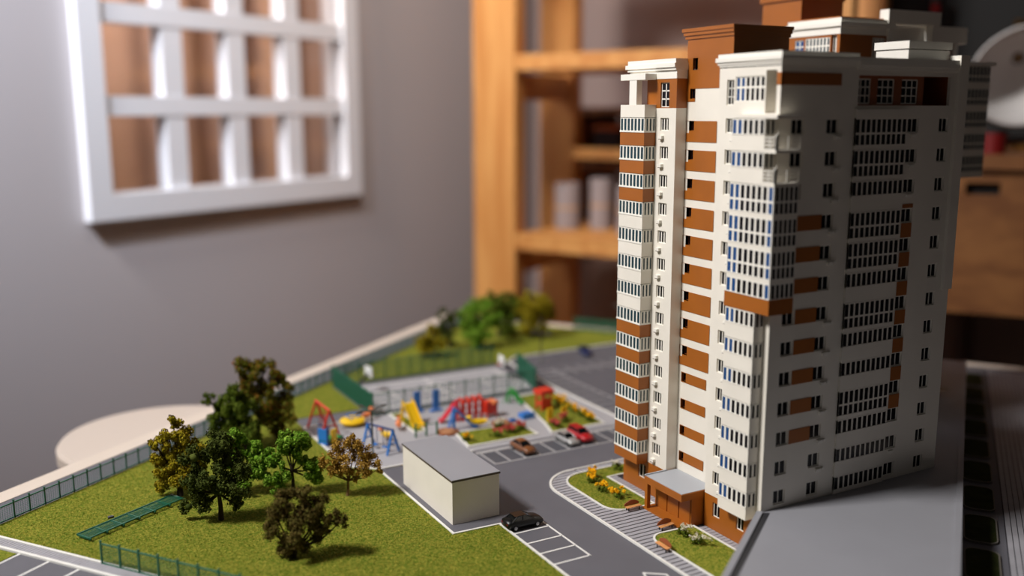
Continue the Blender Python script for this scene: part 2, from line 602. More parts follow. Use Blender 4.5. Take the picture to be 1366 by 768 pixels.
mb = MB()
dbox(mb, DK0 - 1.5, DK0 + 52, -2, 92, 31.5, 34.5)
mb.build('desk_top', 'cabinet_wood', desk)
for n0, n1 in ((-1, 33), (33.6, 90)):
    mb = MB()
    # drawer front with a grip slot
    a, b, z0, z1 = n0, n1, 2.0, 31.0
    g0, g1 = (17.4, 23.8) if a < 10 else (a + 20, a + 30)
    dbox(mb, DK0, DK0 + 2, a, g0, z0, z1)
    dbox(mb, DK0, DK0 + 2, g1, b, z0, z1)
    dbox(mb, DK0, DK0 + 2, g0, g1, z0, 26.3)
    dbox(mb, DK0, DK0 + 2, g0, g1, 28.8, z1)
    mb.build('drawer_front', 'cabinet_wood', desk)
mb = MB()
dbox(mb, DK0 + 2.2, DK0 + 50, -1, 90, 2.0, 31.0)
mb.build('drawer_case', 'black_matt', desk)
for n in (-1, 86):
    for d in (DK0 + 1, DK0 + 46):
        mb = MB()
        dbox(mb, d, d + 4, n, n + 4, FLOOR_Z, 2.0)
        mb.build('leg', 'black_matt', desk)
o = thing('black_screen', 'large black panel standing upright on the wooden desk', 'panel', dn(DK0 + 44, 30) + (34.5,))
mb = MB()
dbox(mb, DK0 + 43, DK0 + 45, -2, 88, 37, 110)
mb.build('panel_face', 'black_matt', o)
for n in (6, 78):
    mb = MB()
    dbox(mb, DK0 + 38, DK0 + 50, n, n + 3, 34.5, 37)
    mb.build('foot', 'black_matt', o)
# white reflector lamp
lc = Vector(dn(DK0 + 12.5, 27.5) + (50.0,))
lamp = thing('desk_lamp', 'white dome desk lamp on a brass arm above the desk', 'lamp', dn(DK0 + 26, 34) + (34.5,))
ax = Vector((-0.55, -0.62, -0.40)).normalized()
q = ax.to_track_quat('Z', 'Y')
mb = MB()
prof = [(1.8, -9.4), (4.2, -8.8), (7.0, -6.8), (9.6, -3.6), (11.4, 0.0)]
prof2 = [(r - 0.5, z + 0.1) for r, z in prof[::-1]]
vs, fs = [], []
seg = 40
for r, z in prof + prof2:
    for k in range(seg):
        a = 2 * math.pi * k / seg
        vs.append(lc + q @ Vector((r * math.cos(a), r * math.sin(a), z)))
for i in range(len(prof) * 2 - 1):
    for k in range(seg):
        k2 = (k + 1) % seg
        fs.append((i * seg + k, i * seg + k2, (i + 1) * seg + k2, (i + 1) * seg + k))
mb.add(vs, fs)
mb.build('lamp_shade', 'shade_white', lamp, smooth=True)
mb = MB()
bx = Vector(dn(DK0 + 26, 34) + (34.5,))
top = lc - ax * 9.2
mb.tube([bx, bx + Vector((0, 0, 26)), top + Vector((6, 5, 8)), top], 0.9, 10)
mb.build('arm', 'brass', lamp, smooth=True)
mb = MB()
mb.lathe([(7.5, 0), (7.5, 1.2), (1.5, 2.2)], bx, 28)
mb.build('base', 'brass', lamp)
o = thing('red_tin', 'small red tin on the desk below the white lamp shade', 'tin', dn(DK0 + 4, 22.0) + (34.5,))
mb = MB()
mb.lathe([(2.4, 0), (2.4, 4.2)], dn(DK0 + 4, 22.0) + (34.5,), 24)
mb.build('tin_body', 'red_gloss', o)
mb = MB()
mb.lathe([(2.5, 4.2), (2.5, 4.8), (2.1, 5.0)], dn(DK0 + 4, 22.0) + (34.5,), 24)
mb.build('lid', 'black_matt', o)
o = thing('red_bottle', 'tall red bottle on the desk behind the roof portal', 'bottle', dn(DK0 + 36, 8.5) + (34.5,))
mb = MB()
mb.lathe([(1.9, 0), (1.9, 24), (0.9, 28), (0.9, 33)], dn(DK0 + 36, 8.5) + (34.5,), 20)
mb.build('bottle_body', 'red_gloss', o, smooth=True)
mb = MB()
mb.lathe([(1.1, 33), (1.1, 36)], dn(DK0 + 36, 8.5) + (34.5,), 20)
mb.build('cap', 'black_matt', o)
o = thing('kraft_tube', 'beige cardboard tube standing behind the brown roof tower', 'tube', dn(DK0 + 55.5, -11.0) + (FLOOR_Z,))
mb = MB()
mb.lathe([(3.5, 0), (3.5, 150)], dn(DK0 + 55.5, -11.0) + (FLOOR_Z,), 24)
mb.build('tube_wall', 'kraft', o, smooth=True)
mb = MB()
mb.lathe([(3.7, 150), (3.7, 153)], dn(DK0 + 55.5, -11.0) + (FLOOR_Z,), 24)
mb.build('end_cap', 'kraft', o)

# ================================================================== MODEL BOARD ON ITS TABLE
tb = thing('work_table', 'wide wooden work table carrying the model board', 'table', dn(22, -22) + (FLOOR_Z,))
mb = MB()
dbox(mb, -38, 84, -70, 34, -6.2, -2.2)
mb.build('table_top', 'table_top', tb)
for d in (-30, 74):
    for n in (-66, 26):
        mb = MB()
        dbox(mb, d, d + 6, n, n + 6, FLOOR_Z, -6.2)
        mb.build('leg', 'table_top', tb)

base = thing('model_base_board', 'model base board with roads, lawns, paving and a cream rim', 'base board', (0, 0, 0))
D0, D1, N0, N1 = -44.0, 90.5, -82.6, 37.0
mb = MB()
dbox(mb, D0, D1, N0, N1, -2.2, -0.25)
mb.build('board', 'rim_cream', base)
mb = MB()
dbox(mb, D0 + 2.5, D1 - 2.5, N0 + 2.7, N1 - 2.5, -0.25, 0.0)
mb.build('asphalt', 'asphalt', base)
for a in ((D0, D1, N0, N0 + 2.7), (D0, D1, N1 - 2.5, N1), (D1 - 2.5, D1, N0 + 2.7, N1 - 2.5), (D0, D0 + 2.5, N0 + 2.7, N1 - 2.5)):
    mb = MB()
    dbox(mb, *a, -0.25, 0.06)
    mb.build('rim', 'rim_cream', base)


def inside(poly, X, Y):
    r = np.zeros(X.shape, bool)
    n = len(poly)
    for i in range(n):
        x0, y0 = poly[i]
        x1, y1 = poly[(i + 1) % n]
        c = ((y0 > Y) != (y1 > Y)) & (X < (x1 - x0) * (Y - y0) / ((y1 - y0) if abs(y1 - y0) > 1e-9 else 1e-9) + x0)
        r ^= c
    return r


def arr_mesh(name, V, F, material, smooth=False):
    """V (n,3) in cm, F (m,k)"""
    me = bpy.data.meshes.new(name)
    k = F.shape[1]
    me.vertices.add(len(V))
    me.vertices.foreach_set('co', (V * K).astype(np.float32).ravel())
    me.loops.add(F.size)
    me.loops.foreach_set('vertex_index', F.astype(np.int32).ravel())
    me.polygons.add(len(F))
    me.polygons.foreach_set('loop_start', np.arange(0, F.size, k, dtype=np.int32))
    me.polygons.foreach_set('loop_total', np.full(len(F), k, dtype=np.int32))
    me.materials.append(M[material])
    me.update(calc_edges=True)
    me.validate()
    return me


def blades(poly, n, z, hmin=0.03, hmax=0.10, near=None):
    P = np.array(poly)
    lo, hi = P.min(0), P.max(0)
    out = []
    tot = 0
    while tot < n:
        X = NPR.uniform(lo[0], hi[0], n * 2)
        Y = NPR.uniform(lo[1], hi[1], n * 2)
        k = inside(poly, X, Y)
        if near:
            dist = np.hypot(X - CAM.x, Y - CAM.y)
            k &= NPR.random(len(X)) < np.clip((near / dist) ** 2, 0, 1)
            # keep the view wedge dense
            rx = (X - CAM.x) * RGT.x + (Y - CAM.y) * RGT.y
            fx = (X - CAM.x) * FWD.x + (Y - CAM.y) * FWD.y
            k &= (np.abs(rx) < 0.62 * fx + 6)
        q = np.stack([X[k], Y[k]], 1)
        out.append(q)
        tot += len(q)
        if len(q) == 0:
            break
    Q = np.concatenate(out)[:n]
    n = len(Q)
    a = NPR.uniform(0, 2 * np.pi, n)
    w = NPR.uniform(0.018, 0.045, n)
    h = NPR.uniform(hmin, hmax, n)
    l = NPR.normal(0, 0.045, (n, 2))
    V = np.zeros((n, 3, 3))
    V[:, 0, 0] = Q[:, 0] - np.cos(a) * w
    V[:, 0, 1] = Q[:, 1] - np.sin(a) * w
    V[:, 1, 0] = Q[:, 0] + np.cos(a) * w
    V[:, 1, 1] = Q[:, 1] + np.sin(a) * w
    V[:, 2, 0] = Q[:, 0] + l[:, 0]
    V[:, 2, 1] = Q[:, 1] + l[:, 1]
    V[:, :2, 2] = z - 0.02
    V[:, 2, 2] = z + h
    return V.reshape(-1, 3), np.arange(n * 3).reshape(-1, 3)


def lawn(poly, n, near=None, z=0.1, base_m='lawn_base'):
    mb = MB()
    mb.prism(poly, -0.02, z)
    o = mb.build('lawn', base_m, base)
    if n:
        V, F = blades(poly, n, z, near=near)
        g = link('grass_flock', arr_mesh('grass_flock', V, F, 'grass_blade'), o, kind='stuff')
    return o


# --- the big lawn: fence line n=-74.6, lower kerb d=-27.6, road edge, playground edge, court
cr_x0, cr_x1, cr_y0, cr_y1 = -17.2, 12.6, 60.2, 77.5
lawn_main = [dn(-27.7, -74.8), dn(-27.7, 5.0), (-18.95, -18.5), (-18.95, 18.75), (-24.25, 18.95), (-24.35, 41.0), (-27.6, 43.0), (-27.6, 64.5), (cr_x0 - 0.3, 64.5), (cr_x0 - 0.3, 78.0), dn(44, -74.8)]
lawn(lawn_main, 340000, near=95)
# beyond the court
pA = (cr_x0 - 0.3, 78.0)
lawn([pA, (13.5, 77.8), (16.8, 80.0), (60.0, 80.0), dn(87.5, -45), dn(87.5, -74.8), dn(44, -74.8)], 30000)
# little corner lawn beside the lower parking
lawn([dn(-29.6, -74.8), dn(-29.6, -67.2), dn(-42, -67.2), dn(-42, -74.8)], 5000)

# --- kerbs and white lines


def kerb(path, w=0.35, z=0.2, closed=False, m='kerb_white', name='kerb'):
    mb = MB()
    mb.strip(path, w, -0.02, z, closed)
    return mb.build(name, m, base)


def line(path, w=0.22, m='paint_white', closed=False, z=0.03):
    mb = MB()
    mb.strip(path, w, 0.0, z, closed)
    return mb.build('road_line', m, base)


kerb([dn(-27.6, -76.5), dn(-27.6, 5)], 0.3)
kerb([(-18.8, -18), (-18.8, 18.85), (-24.15, 19.05), (-24.25, 40.2), (-11.3, 40.2)], 0.26)
kerb([(-24.25, 40.2), (-27.5, 43), (-27.5, 60.0), (cr_x0, 60.0)], 0.3)
# lower-left parking and its walk
mb = MB()
dbox(mb, -29.1, -27.75, -79, 5, -0.02, 0.05)
pv = mb.build('pavement', 'paver_joint', base)
for i in range(150):
    n0 = -76.4 + i * 0.42
    mb = MB()
    dbox(mb, -29.05, -27.8, n0, n0 + 0.36, 0.0, 0.13)
    mb.build('paving_slab', 'paver', pv)
kerb([dn(-29.25, -76.5), dn(-29.25, 5)], 0.34)
for i in range(16):
    n = -67.0 + i * 4.02
    line([dn(-29.4, n), dn(-36.5, n)], 0.24)
# small parking by the garage
for y in (16.15, 13.5, 10.9, 8.25):
    line([(-18.6, y), (-14.4, y)], 0.2)
line([(-14.4, 17.4), (-14.4, 8.15)], 0.2)
line([(-18.8, 18.75), (-16.9, 18.72)], 0.2)
# far parking row
line([(-11.2, 39.55), (12.2, 39.55)], 0.75, 'paint_worn')
line([(-10.9, 35.0), (12.2, 35.0)], 0.24, 'paint_worn')
mb = MB()
mb.box(-10.9, 12.0, 35.1, 39.2, 0.0, 0.012)
mb.build('parking_bay', 'dark_asphalt', base)
for i in range(11):
    x = -10.75 + i * 2.2
    line([(x, 35.0), (x + 0.0, 39.5)], 0.24, 'paint_worn')
# arrow at the bottom edge
line([(-12.6, 1.2), (-12.0, 2.65), (-10.3, 1.35), (-11.0, -1.0)], 0.2)
# second parking bays and lines on the road right of the playground
for i in range(12):
    y = 44.5 + i * 2.3
    line([(13.4, y), (18.2, y)], 0.22, 'paint_worn')
line([(18.2, 44), (18.2, 70)], 0.22, 'paint_worn')
for i in range(8):
    x = 19 + i * 2.4
    line([(x, 66), (x, 70.5)], 0.18, 'paint_worn')
line([(19, 68.2), (36, 68.2)], 0.18, 'paint_worn')
kerb([(13.2, 41.0), (13.2, 60), (14.2, 77.4), (16.8, 79.9), (60, 79.9)], 0.34)

# --- playground floor, beds, court
mb = MB()
mb.prism([(-24.1, 40.4), (13.0, 40.4), (13.0, 60.0), (-27.4, 60.0), (-27.4, 43.1)], -0.02, 0.06)
mb.build('play_surface', 'play_surface', base)
mb = MB()
mb.prism([(cr_x0, 60.0), (13.0, 60.0), (14.0, 77.3), (cr_x0, 77.3)], -0.02, 0.05)
mb.build('court_surface', 'asphalt', base)
mb = MB()
mb.box(cr_x0 + 1, cr_x1 - 1.4, 62, 76, 0.05, 0.07)
mb.build('court_field', 'play_surface', base)
for pth in ([(-15.5, 63.2), (9.8, 63.2), (9.8, 75), (-15.5, 75), (-15.5, 63.2)], [(-2.8, 63.2), (-2.8, 75)], arc(-2.8, 69, 2.2, 0, 360, 20),
            [(-15.5, 67), (-10.5, 67), (-10.5, 71), (-15.5, 71)], [(9.8, 67), (5, 67), (5, 71), (9.8, 71)]):
    mb = MB()
    mb.strip(pth, 0.25, 0.07, 0.09)
    mb.build('court_line', 'paint_white', base)
bed1 = [(-11.0, 42.0), (-0.6, 42.0), (-0.6, 47.2), (-10.2, 47.9)]
bed2 = [(1.4, 41.6), (9.9, 41.6), (11.9, 59.2), (5.4, 58.4), (2.6, 45.4)]
strip3 = [(-14.9, 50.6), (-13.2, 50.6), (-13.2, 59.9), (-14.9, 59.9)]
for b, n in ((bed1, 3500), (bed2, 4500), (strip3, 900)):
    lawn(b, n, z=0.16)
    kerb(b, 0.3, 0.22, True)

# --- pavement round the foot of the tower
walk = MB()
walk.prism([(-8.8, -14), (-8.8, 23.4)] + arc(-3.9, 23.4, 4.9, 180, 90, 12) + [(12, 28.3), (12, 24.0), (0.3, 23.2), (0.3, -14)], -0.02, 0.06)
walk = walk.build('pavement', 'paver_joint', base)


def xo(y):
    return -8.75 if y <= 23.4 else -3.9 - math.sqrt(max(0, 4.85 ** 2 - (y - 23.4) ** 2))


def xi(y):
    if y >= 23.9:
        return -3.5 - math.sqrt(max(0, 3.2 ** 2 - (y - 23.9) ** 2)) if y < 27.1 else -3.5
    if y >= 17.6:
        return -6.7
    if y >= 15.28:
        return -4.4 - math.sqrt(max(0, 2.32 ** 2 - (y - 17.6) ** 2))
    if y >= 8.72:
        return -1.4
    if y >= 7.1:
        return -5.4 - math.sqrt(max(0, 1.62 ** 2 - (y - 7.1) ** 2))
    return -7.0


def slab(q, z=0.14):
    mb = MB()
    mb.prism(q, 0.0, z)
    mb.build('paving_slab', 'paver', walk)


y = -7.0
while y < 28.0:
    y1 = y + 0.54
    if xi(y + 0.28) - xo(y + 0.28) > 0.3:
        slab([(xo(y), y), (xi(y), y), (xi(y1), y1), (xo(y1), y1)])
    y += 0.70
x = -3.3
while x < 6:
    slab([(x, 27.15), (x + 0.5, 27.15), (x + 0.5, 28.2), (x, 28.2)])
    x += 0.58
y = -3.0
while y < 24.2:
    if not (8.2 < y + 0.25 < 14.9):
        slab([(-1.05, y), (-0.05, y), (-0.05, y + 0.5), (-1.05, y + 0.5)])
    y += 0.58
kerb([(-8.95, -14), (-8.95, 23.4)] + arc(-3.9, 23.4, 5.05, 180, 90, 14) + [(12, 28.45)], 0.26, 0.2)
bed3 = [(-1.25, 15.2), (-4.4, 15.25)] + arc(-4.4, 17.6, 2.3, 262, 180, 8) + [(-6.68, 23.9)] + arc(-3.5, 23.9, 3.18, 180, 90, 10) + [(9, 27.05), (9, 24.3), (-1.25, 24.3)]
lawn(bed3, 9000, z=0.15)
kerb(bed3, 0.22, 0.24, True)
bed4 = [(-1.25, 8.4), (-5.4, 8.7)] + arc(-5.4, 7.1, 1.6, 90, 180, 8) + [(-6.98, -9), (-1.25, -9)]
lawn(bed4, 7000, z=0.15)
kerb(bed4, 0.22, 0.24, True)

# --- far side street right of the podium: planted islands and paving strips
for i in range(9):
    d0 = 3.0 + i * 9.0
    isl = []
    for (cd_, cn_, a0) in ((d0 + 0.9, 19.4, 180), (d0 + 6.3, 19.4, 270), (d0 + 6.3, 20.7, 0), (d0 + 0.9, 20.7, 90)):
        for k in range(5):
            a = math.radians(a0 + k * 22.5)
            isl.append(dn(cd_ + 0.9 * math.cos(a), cn_ + 0.9 * math.sin(a)))
    lawn(isl, 0, z=0.2, base_m='planter_shaded')
    kerb(isl, 0.14, 0.24, True, 'kerb_shaded')
mb = MB()
dbox(mb, -10, 86, 22.4, 34.0, -0.02, 0.05)
st2 = mb.build('pavement', 'paver_joint', base)
for i in range(20):
    mb = MB()
    dbox(mb, -10, 86, 22.5 + i * 0.57, 22.98 + i * 0.57, 0.0, 0.12)
    mb.build('paving_strip', 'paver', st2)

# ================================================================== APARTMENT TOWER
tower = thing('apartment_tower', 'tall white and brown apartment tower model with glazed corner balconies', 'building', (0, 0, 0))


def holed_wall(mb, axis, plane, a0, a1, z0, z1, holes, depth=0.3, m=0):
    """facade sheet with real openings; axis 'X': plane x=plane, a=y ; axis 'Y': plane y=plane, a=x.  faces -axis"""
    A = sorted(set([a0, a1] + [h[0] for h in holes] + [h[1] for h in holes]))
    Z = sorted(set([z0, z1] + [h[2] for h in holes] + [h[3] for h in holes]))
    A = [a for a in A if a0 - 1e-6 <= a <= a1 + 1e-6]
    Z = [z for z in Z if z0 - 1e-6 <= z <= z1 + 1e-6]

    def pt(a, z, dp=0.0):
        return (plane + dp, a, z) if axis == 'X' else (a, plane + dp, z)
    for i in range(len(A) - 1):
        j = 0
        while j < len(Z) - 1:
            ca = (A[i] + A[i + 1]) / 2
            free = lambda jj: not any(h[0] < ca < h[1] and h[2] < (Z[jj] + Z[jj + 1]) / 2 < h[3] for h in holes)
            if free(j):
                k = j
                while k + 1 < len(Z) - 1 and free(k + 1):
                    k += 1
                mb.add([pt(A[i], Z[j]), pt(A[i + 1], Z[j]), pt(A[i + 1], Z[k + 1]), pt(A[i], Z[k + 1])], [(0, 1, 2, 3)], m)
                j = k + 1
            else:
                j += 1
    for h in holes:
        q = [(h[0], h[2]), (h[1], h[2]), (h[1], h[3]), (h[0], h[3])]
        for i in range(4):
            b = q[(i + 1) % 4]
            mb.add([pt(*q[i]), pt(*b), pt(b[0], b[1], depth), pt(q[i][0], q[i][1], depth)], [(0, 1, 2, 3)], m)


WCACHE = {}


def window(parent, axis, plane, a0, a1, z0, z1, cols=2, rows=1, recess=0.16, fr=0.1, bar=0.09, glass='dark_glass', frame='trim_white', name='window'):
    w, h = round(a1 - a0, 3), round(z1 - z0, 3)
    key = (axis, w, h, cols, rows, fr, bar, glass, frame)
    if key not in WCACHE:
        mb = MB()

        def bx(p0, p1, q0, q1, d0, d1):
            if axis == 'X':
                mb.box(d0, d1, p0, p1, q0, q1)
            else:
                mb.box(p0, p1, d0, d1, q0, q1)
        d0, d1 = 0.0, 0.1
        bx(0, fr, 0, h, d0, d1)
        bx(w - fr, w, 0, h, d0, d1)
        bx(fr, w - fr, 0, fr, d0, d1)
        bx(fr, w - fr, h - fr, h, d0, d1)
        for i in range(1, cols):
            c = w * i / cols
            bx(c - bar / 2, c + bar / 2, fr, h - fr, d0, d1)
        for j in range(1, rows):
            c = h * j / rows
            bx(fr, w - fr, c - bar / 2, c + bar / 2, d0, d1)
        f = mb.mesh('window_frame', frame)
        mb = MB()
        if axis == 'X':
            mb.box(0.06, 0.09, 0, w, 0, h)
        else:
            mb.box(0, w, 0.06, 0.09, 0, h)
        WCACHE[key] = (f, mb.mesh('pane', glass))
    f, g = WCACHE[key]
    loc = (plane + recess, a0, z0) if axis == 'X' else (a0, plane + recess, z0)
    po = parent['o']
    o = link(name, f, parent, (loc[0] - po[0], loc[1] - po[1], loc[2] - po[2]))
    link('pane', g, o)
    return o


def part(name, m, parent, *boxes):
    mb = MB()
    for b in boxes:
        mb.box(*b)
    return mb.build(name, m, parent)


def glazing(parent, axis, plane, a0, a1, z0, z1, n, transom=None, mull=0.26, glasses=None, frame='trim_white', t=0.16):
    """a row of n panes with mullions; a child frame and panes of parent (a balcony)"""
    fr = MB()

    def bx(mb, p0, p1, q0, q1, d0, d1, m=0):
        if axis == 'X':
            mb.box(plane + d0, plane + d1, p0, p1, q0, q1, m)
        else:
            mb.box(p0, p1, plane + d0, plane + d1, q0, q1, m)
    p = (a1 - a0) / n
    for i in range(n + 1):
        c = a0 + i * p
        lo, hi = max(a0, c - mull / 2), min(a1, c + mull / 2)
        bx(fr, lo, hi, z0, z1, 0, t)
    bx(fr, a0, a1, z1 - 0.1, z1, 0.01, t)
    bx(fr, a0, a1, z0, z0 + 0.08, -0.05, t)
    if transom:
        bx(fr, a0, a1, transom - 0.1, transom + 0.1, 0.01, t)
    fr.build('glazing_frame', frame, parent, origin=TO)
    gm = MB()
    names = []
    for i in range(n):
        q = glasses(i) if glasses else 'dark_glass'
        if q not in names:
            names.append(q)
        bx(gm, a0 + i * p, a0 + (i + 1) * p, z0, z1, 0.035, 0.06, names.index(q))
    gm.build('glazing_panes', names, parent, origin=TO)


TO = (0, 0, 0)


def zs(n):
    return 2.0 + 3 * n


def zt(n):
    return 3.45 + 3 * n


# ---- facade sheets ------------------------------------------------------------
PTOP = 4.62                                     # podium roof level
holesX, winX = [], []                           # left facade, plane x = 0, main block
for n in range(1, 14):
    winX.append((6.2, 7.2, zs(n) + 0.05, zt(n), 2, 1))
winX.append((6.2, 7.2, 43.7, 46.1, 2, 3))
winX.append((5.9, 7.0, 1.55, 3.1, 2, 1))        # base floor
winX.append((2.3, 3.4, 1.55, 3.1, 2, 1))
mb = MB()
holed_wall(mb, 'X', 0.0, 0.0, 8.3, 3.75, 47.3, [w[:4] for w in winX if w[3] > 3.75] + [(2.05, 6.0, 44.05, 46.35), (0.5, 1.9, 42.95, 46.85)], depth=0.5)
mb.add([(0, 8.3, 3.75), (1.6, 8.3, 3.75), (1.6, 8.3, 47.3), (0, 8.3, 47.3)], [(0, 1, 2, 3)])
mb.build('street_wall', 'white_plastic', tower)
mb = MB()
holed_wall(mb, 'X', 0.0, 0.0, 8.3, 0.0, 3.75, [w[:4] for w in winX if w[3] < 3.75])
mb.add([(0, 8.3, 0), (1.6, 8.3, 0), (1.6, 8.3, 3.75), (0, 8.3, 3.75)], [(0, 1, 2, 3)])
mb.build('base_wall', 'brown_plastic', tower)
for w in winX:
    window(tower, 'X', 0.0, *w)

# left block
winL = [(16.1, 17.5, zs(n) + 0.1, zt(n), 3, 1) for n in range(1, 14)]
winTop = [(16.1, 17.6, 43.55, 46.1, 2, 3)]
winB = [(18.6, 20.0, 1.55, 3.2, 2, 1)]
LBX, LBY0, LBY1 = 0.0, 14.9, 22.7
mb = MB()
holed_wall(mb, 'X', LBX, LBY0, LBY1, 3.85, 43.45, [w[:4] for w in winL])
mb.add([(0, LBY0, 3.85), (1.5, LBY0, 3.85), (1.5, LBY0, 43.45), (0, LBY0, 43.45)], [(0, 1, 2, 3)])
mb.add([(0, LBY1, 3.85), (0, LBY1, 43.45), (14, LBY1, 43.45), (14, LBY1, 3.85)], [(0, 1, 2, 3)])
mb.add([(0, LBY0, 43.45), (14, LBY0, 43.45), (14, LBY1, 43.45), (0, LBY1, 43.45)], [(0, 1, 2, 3)])
mb.build('street_wall', 'white_plastic', tower)
mb = MB()
holed_wall(mb, 'X', LBX, LBY0, 22.9, 0.0, 3.85, [w[:4] for w in winB])
mb.add([(0, LBY0, 0), (1.5, LBY0, 0), (1.5, LBY0, 3.85), (0, LBY0, 3.85)], [(0, 1, 2, 3)])
mb.add([(0, 22.9, 0), (0, 22.9, 3.85), (14, 22.9, 3.85), (14, 22.9, 0)], [(0, 1, 2, 3)])
mb.build('base_wall', 'brown_plastic', tower)
mb = MB()
holed_wall(mb, 'X', LBX, LBY0, 19.95, 43.45, 46.48, [w[:4] for w in winTop])
mb.add([(0, LBY0, 43.45), (6, LBY0, 43.45), (6, LBY0, 46.48), (0, LBY0, 46.48)], [(0, 1, 2, 3)])
mb.add([(0, 19.95, 43.45), (0, 19.95, 46.48), (6, 19.95, 46.48), (6, 19.95, 43.45)], [(0, 1, 2, 3)])
mb.build('attic_wall', 'brown_plastic', tower)
for w in winL:
    window(tower, 'X', LBX, *w, bar=0.16)
for w in winTop + winB:
    window(tower, 'X', LBX, *w, bar=0.14)
# cornice of the left block
part('frieze', 'trim_white', tower, (-0.05, 2.2, 14.88, 23.1, 46.48, 47.35))
part('cornice', 'trim_white', tower, (-0.25, 2.3, 14.80, 23.3, 47.35, 47.62), (-0.42, 2.3, 14.80, 23.5, 47.62, 48.05), (-0.22, 2.3, 14.9, 23.3, 48.05, 48.5))
# terrace on top of the left bay
part('terrace_beam', 'trim_white', tower, (-1.5, -0.05, 18.32, 22.8, 46.42, 47.05))
part('terrace_post', 'trim_white', tower, (-1.45, -0.75, 19.9, 21.2, 43.8, 46.42))

# stair recess, x = 1.4
SX = 1.4
stw = [(13.6, 14.4, 3 * n + 2.15, 3 * n + 3.15, 1, 1) for n in range(1, 14)]
mb = MB()
holed_wall(mb, 'X', SX, 8.3, 14.9, 3.9, 45.4, [w[:4] for w in stw] + [(13.6, 14.4, 44.4, 45.4)], depth=0.35)
mb.build('stair_wall', 'white_plastic', tower)
for n in range(1, 14):
    b0, b1 = 3 * n + 2.15, 3 * n + 3.15
    mb = MB()
    if n >= 5:
        c0 = 3 * n + 1.0
        holed_wall(mb, 'X', SX - 0.06, 10.05, 14.88, c0, b1, [(13.6, 14.4, b0, b1 + 0.01), (14.4, 14.89, b0 - 0.25, b1 + 0.01)], depth=0.4)
    else:
        holed_wall(mb, 'X', SX - 0.06, 10.3, 14.42, b0 - 0.06, b1 + 0.06, [(13.62, 14.36, b0, b1)], depth=0.4)
    mb.build('brown_panel', 'brown_plastic', tower)
for w in stw:
    window(tower, 'X', SX, w[0], w[1], w[2], w[3], 1, 1, 0.3, fr=0.04, frame='roof_brown')

# brown stair tower above the roof
TX0, TX1, TY0, TY1 = SX - 0.04, 8.6, 8.0, 15.0
mb = MB()
holed_wall(mb, 'X', TX0, TY0, 13.6, 45.42, 50.4, [(13.3, 13.6, 47.3, 48.5)], depth=0.3)
holed_wall(mb, 'X', TX0, 13.6, TY1, 44.1, 50.4, [(13.6, 14.4, 44.4, 45.42), (13.6, 14.1, 47.3, 48.5)], depth=0.3)
mb.add([(TX0, TY0, 45.4), (TX0, TY0, 50.4), (TX1, TY0, 50.4), (TX1, TY0, 45.4)], [(3, 2, 1, 0)])
mb.add([(TX0, TY1, 44.1), (TX0, TY1, 50.4), (TX1, TY1, 50.4), (TX1, TY1, 44.1)], [(0, 1, 2, 3)])
mb.add([(TX1, TY0, 45.4), (TX1, TY1, 45.4), (TX1, TY1, 50.4), (TX1, TY0, 50.4)], [(0, 1, 2, 3)])
mb.build('roof_tower', 'brown_plastic', tower)
part('roof_tower_cornice', 'brown_plastic', tower, (TX0 - 0.12, TX1 + 0.1, TY0 - 0.12, TY1 + 0.3, 50.4, 50.75), (TX0 - 0.25, TX1 + 0.2, TY0 - 0.2, TY1 + 0.45, 50.75, 51.1), (TX0 - 0.35, TX1 + 0.3, TY0 - 0.28, TY1 + 0.6, 51.1, 51.45))
window(tower, 'X', TX0, 13.3, 14.1, 47.3, 48.5, 1, 1, 0.26, fr=0.05, frame='roof_brown')
window(tower, 'X', TX0, 13.6, 14.4, 44.4, 45.4, 1, 1, 0.26, fr=0.05, frame='roof_brown')

# ---- right facade, plane y = 0 -------------------------------------------------
RX = 25.3
winR, brown_in = [], []
A0, A1_, B0, B1_ = 1.55, 3.1, 6.0, 7.55
for n in range(1, 14):
    z0, z1 = zs(n), zt(n)
    winR.append((A0, A1_, z0, z1, 2, 1))
    winR.append((B0, B1_, z0, z1, 2, 1))
    winR.append((17.15, 18.75, z0, z1, 2, 1))
    winR.append((21.8, 23.2, z0, z1, 2, 1))
mb = MB()
logg = (9.95, 23.1, 43.66, 46.5)
holed_wall(mb, 'Y', 0.0, 0.0, RX, PTOP, 47.4, [w[:4] for w in winR] + [logg], depth=0.34)
mb.add([(RX, 0, PTOP), (RX, 14, PTOP), (RX, 14, 47.4), (RX, 0, 47.4)], [(0, 1, 2, 3)])
mb.add([(0, 0, 0), (RX, 0, 0), (RX, 0, PTOP), (0, 0, PTOP)], [(0, 1, 2, 3)])
mb.build('side_wall', 'white_plastic', tower)
for w in winR:
    if w[0] == A0 and zs(8) <= w[2] < zs(12):
        continue
    window(tower, 'Y', 0.0, *w)
for n in range(3, 11):
    part('brown_panel', 'brown_plastic', tower, (3.2 if n < 8 else 2.2, 5.95, -0.06, 0.05, zs(n) + 0.02, zt(n) - 0.02))
for n in range(4, 11):
    part('brown_panel', 'brown_plastic', tower, (17.2, 18.72, -0.05, 0.05, zt(n - 1) + 0.05, zs(n) - 0.03))
part('brown_panel', 'brown_plastic', tower, (17.2, 18.72, -0.05, 0.05, zt(10) + 0.05, zt(10) + 0.45))
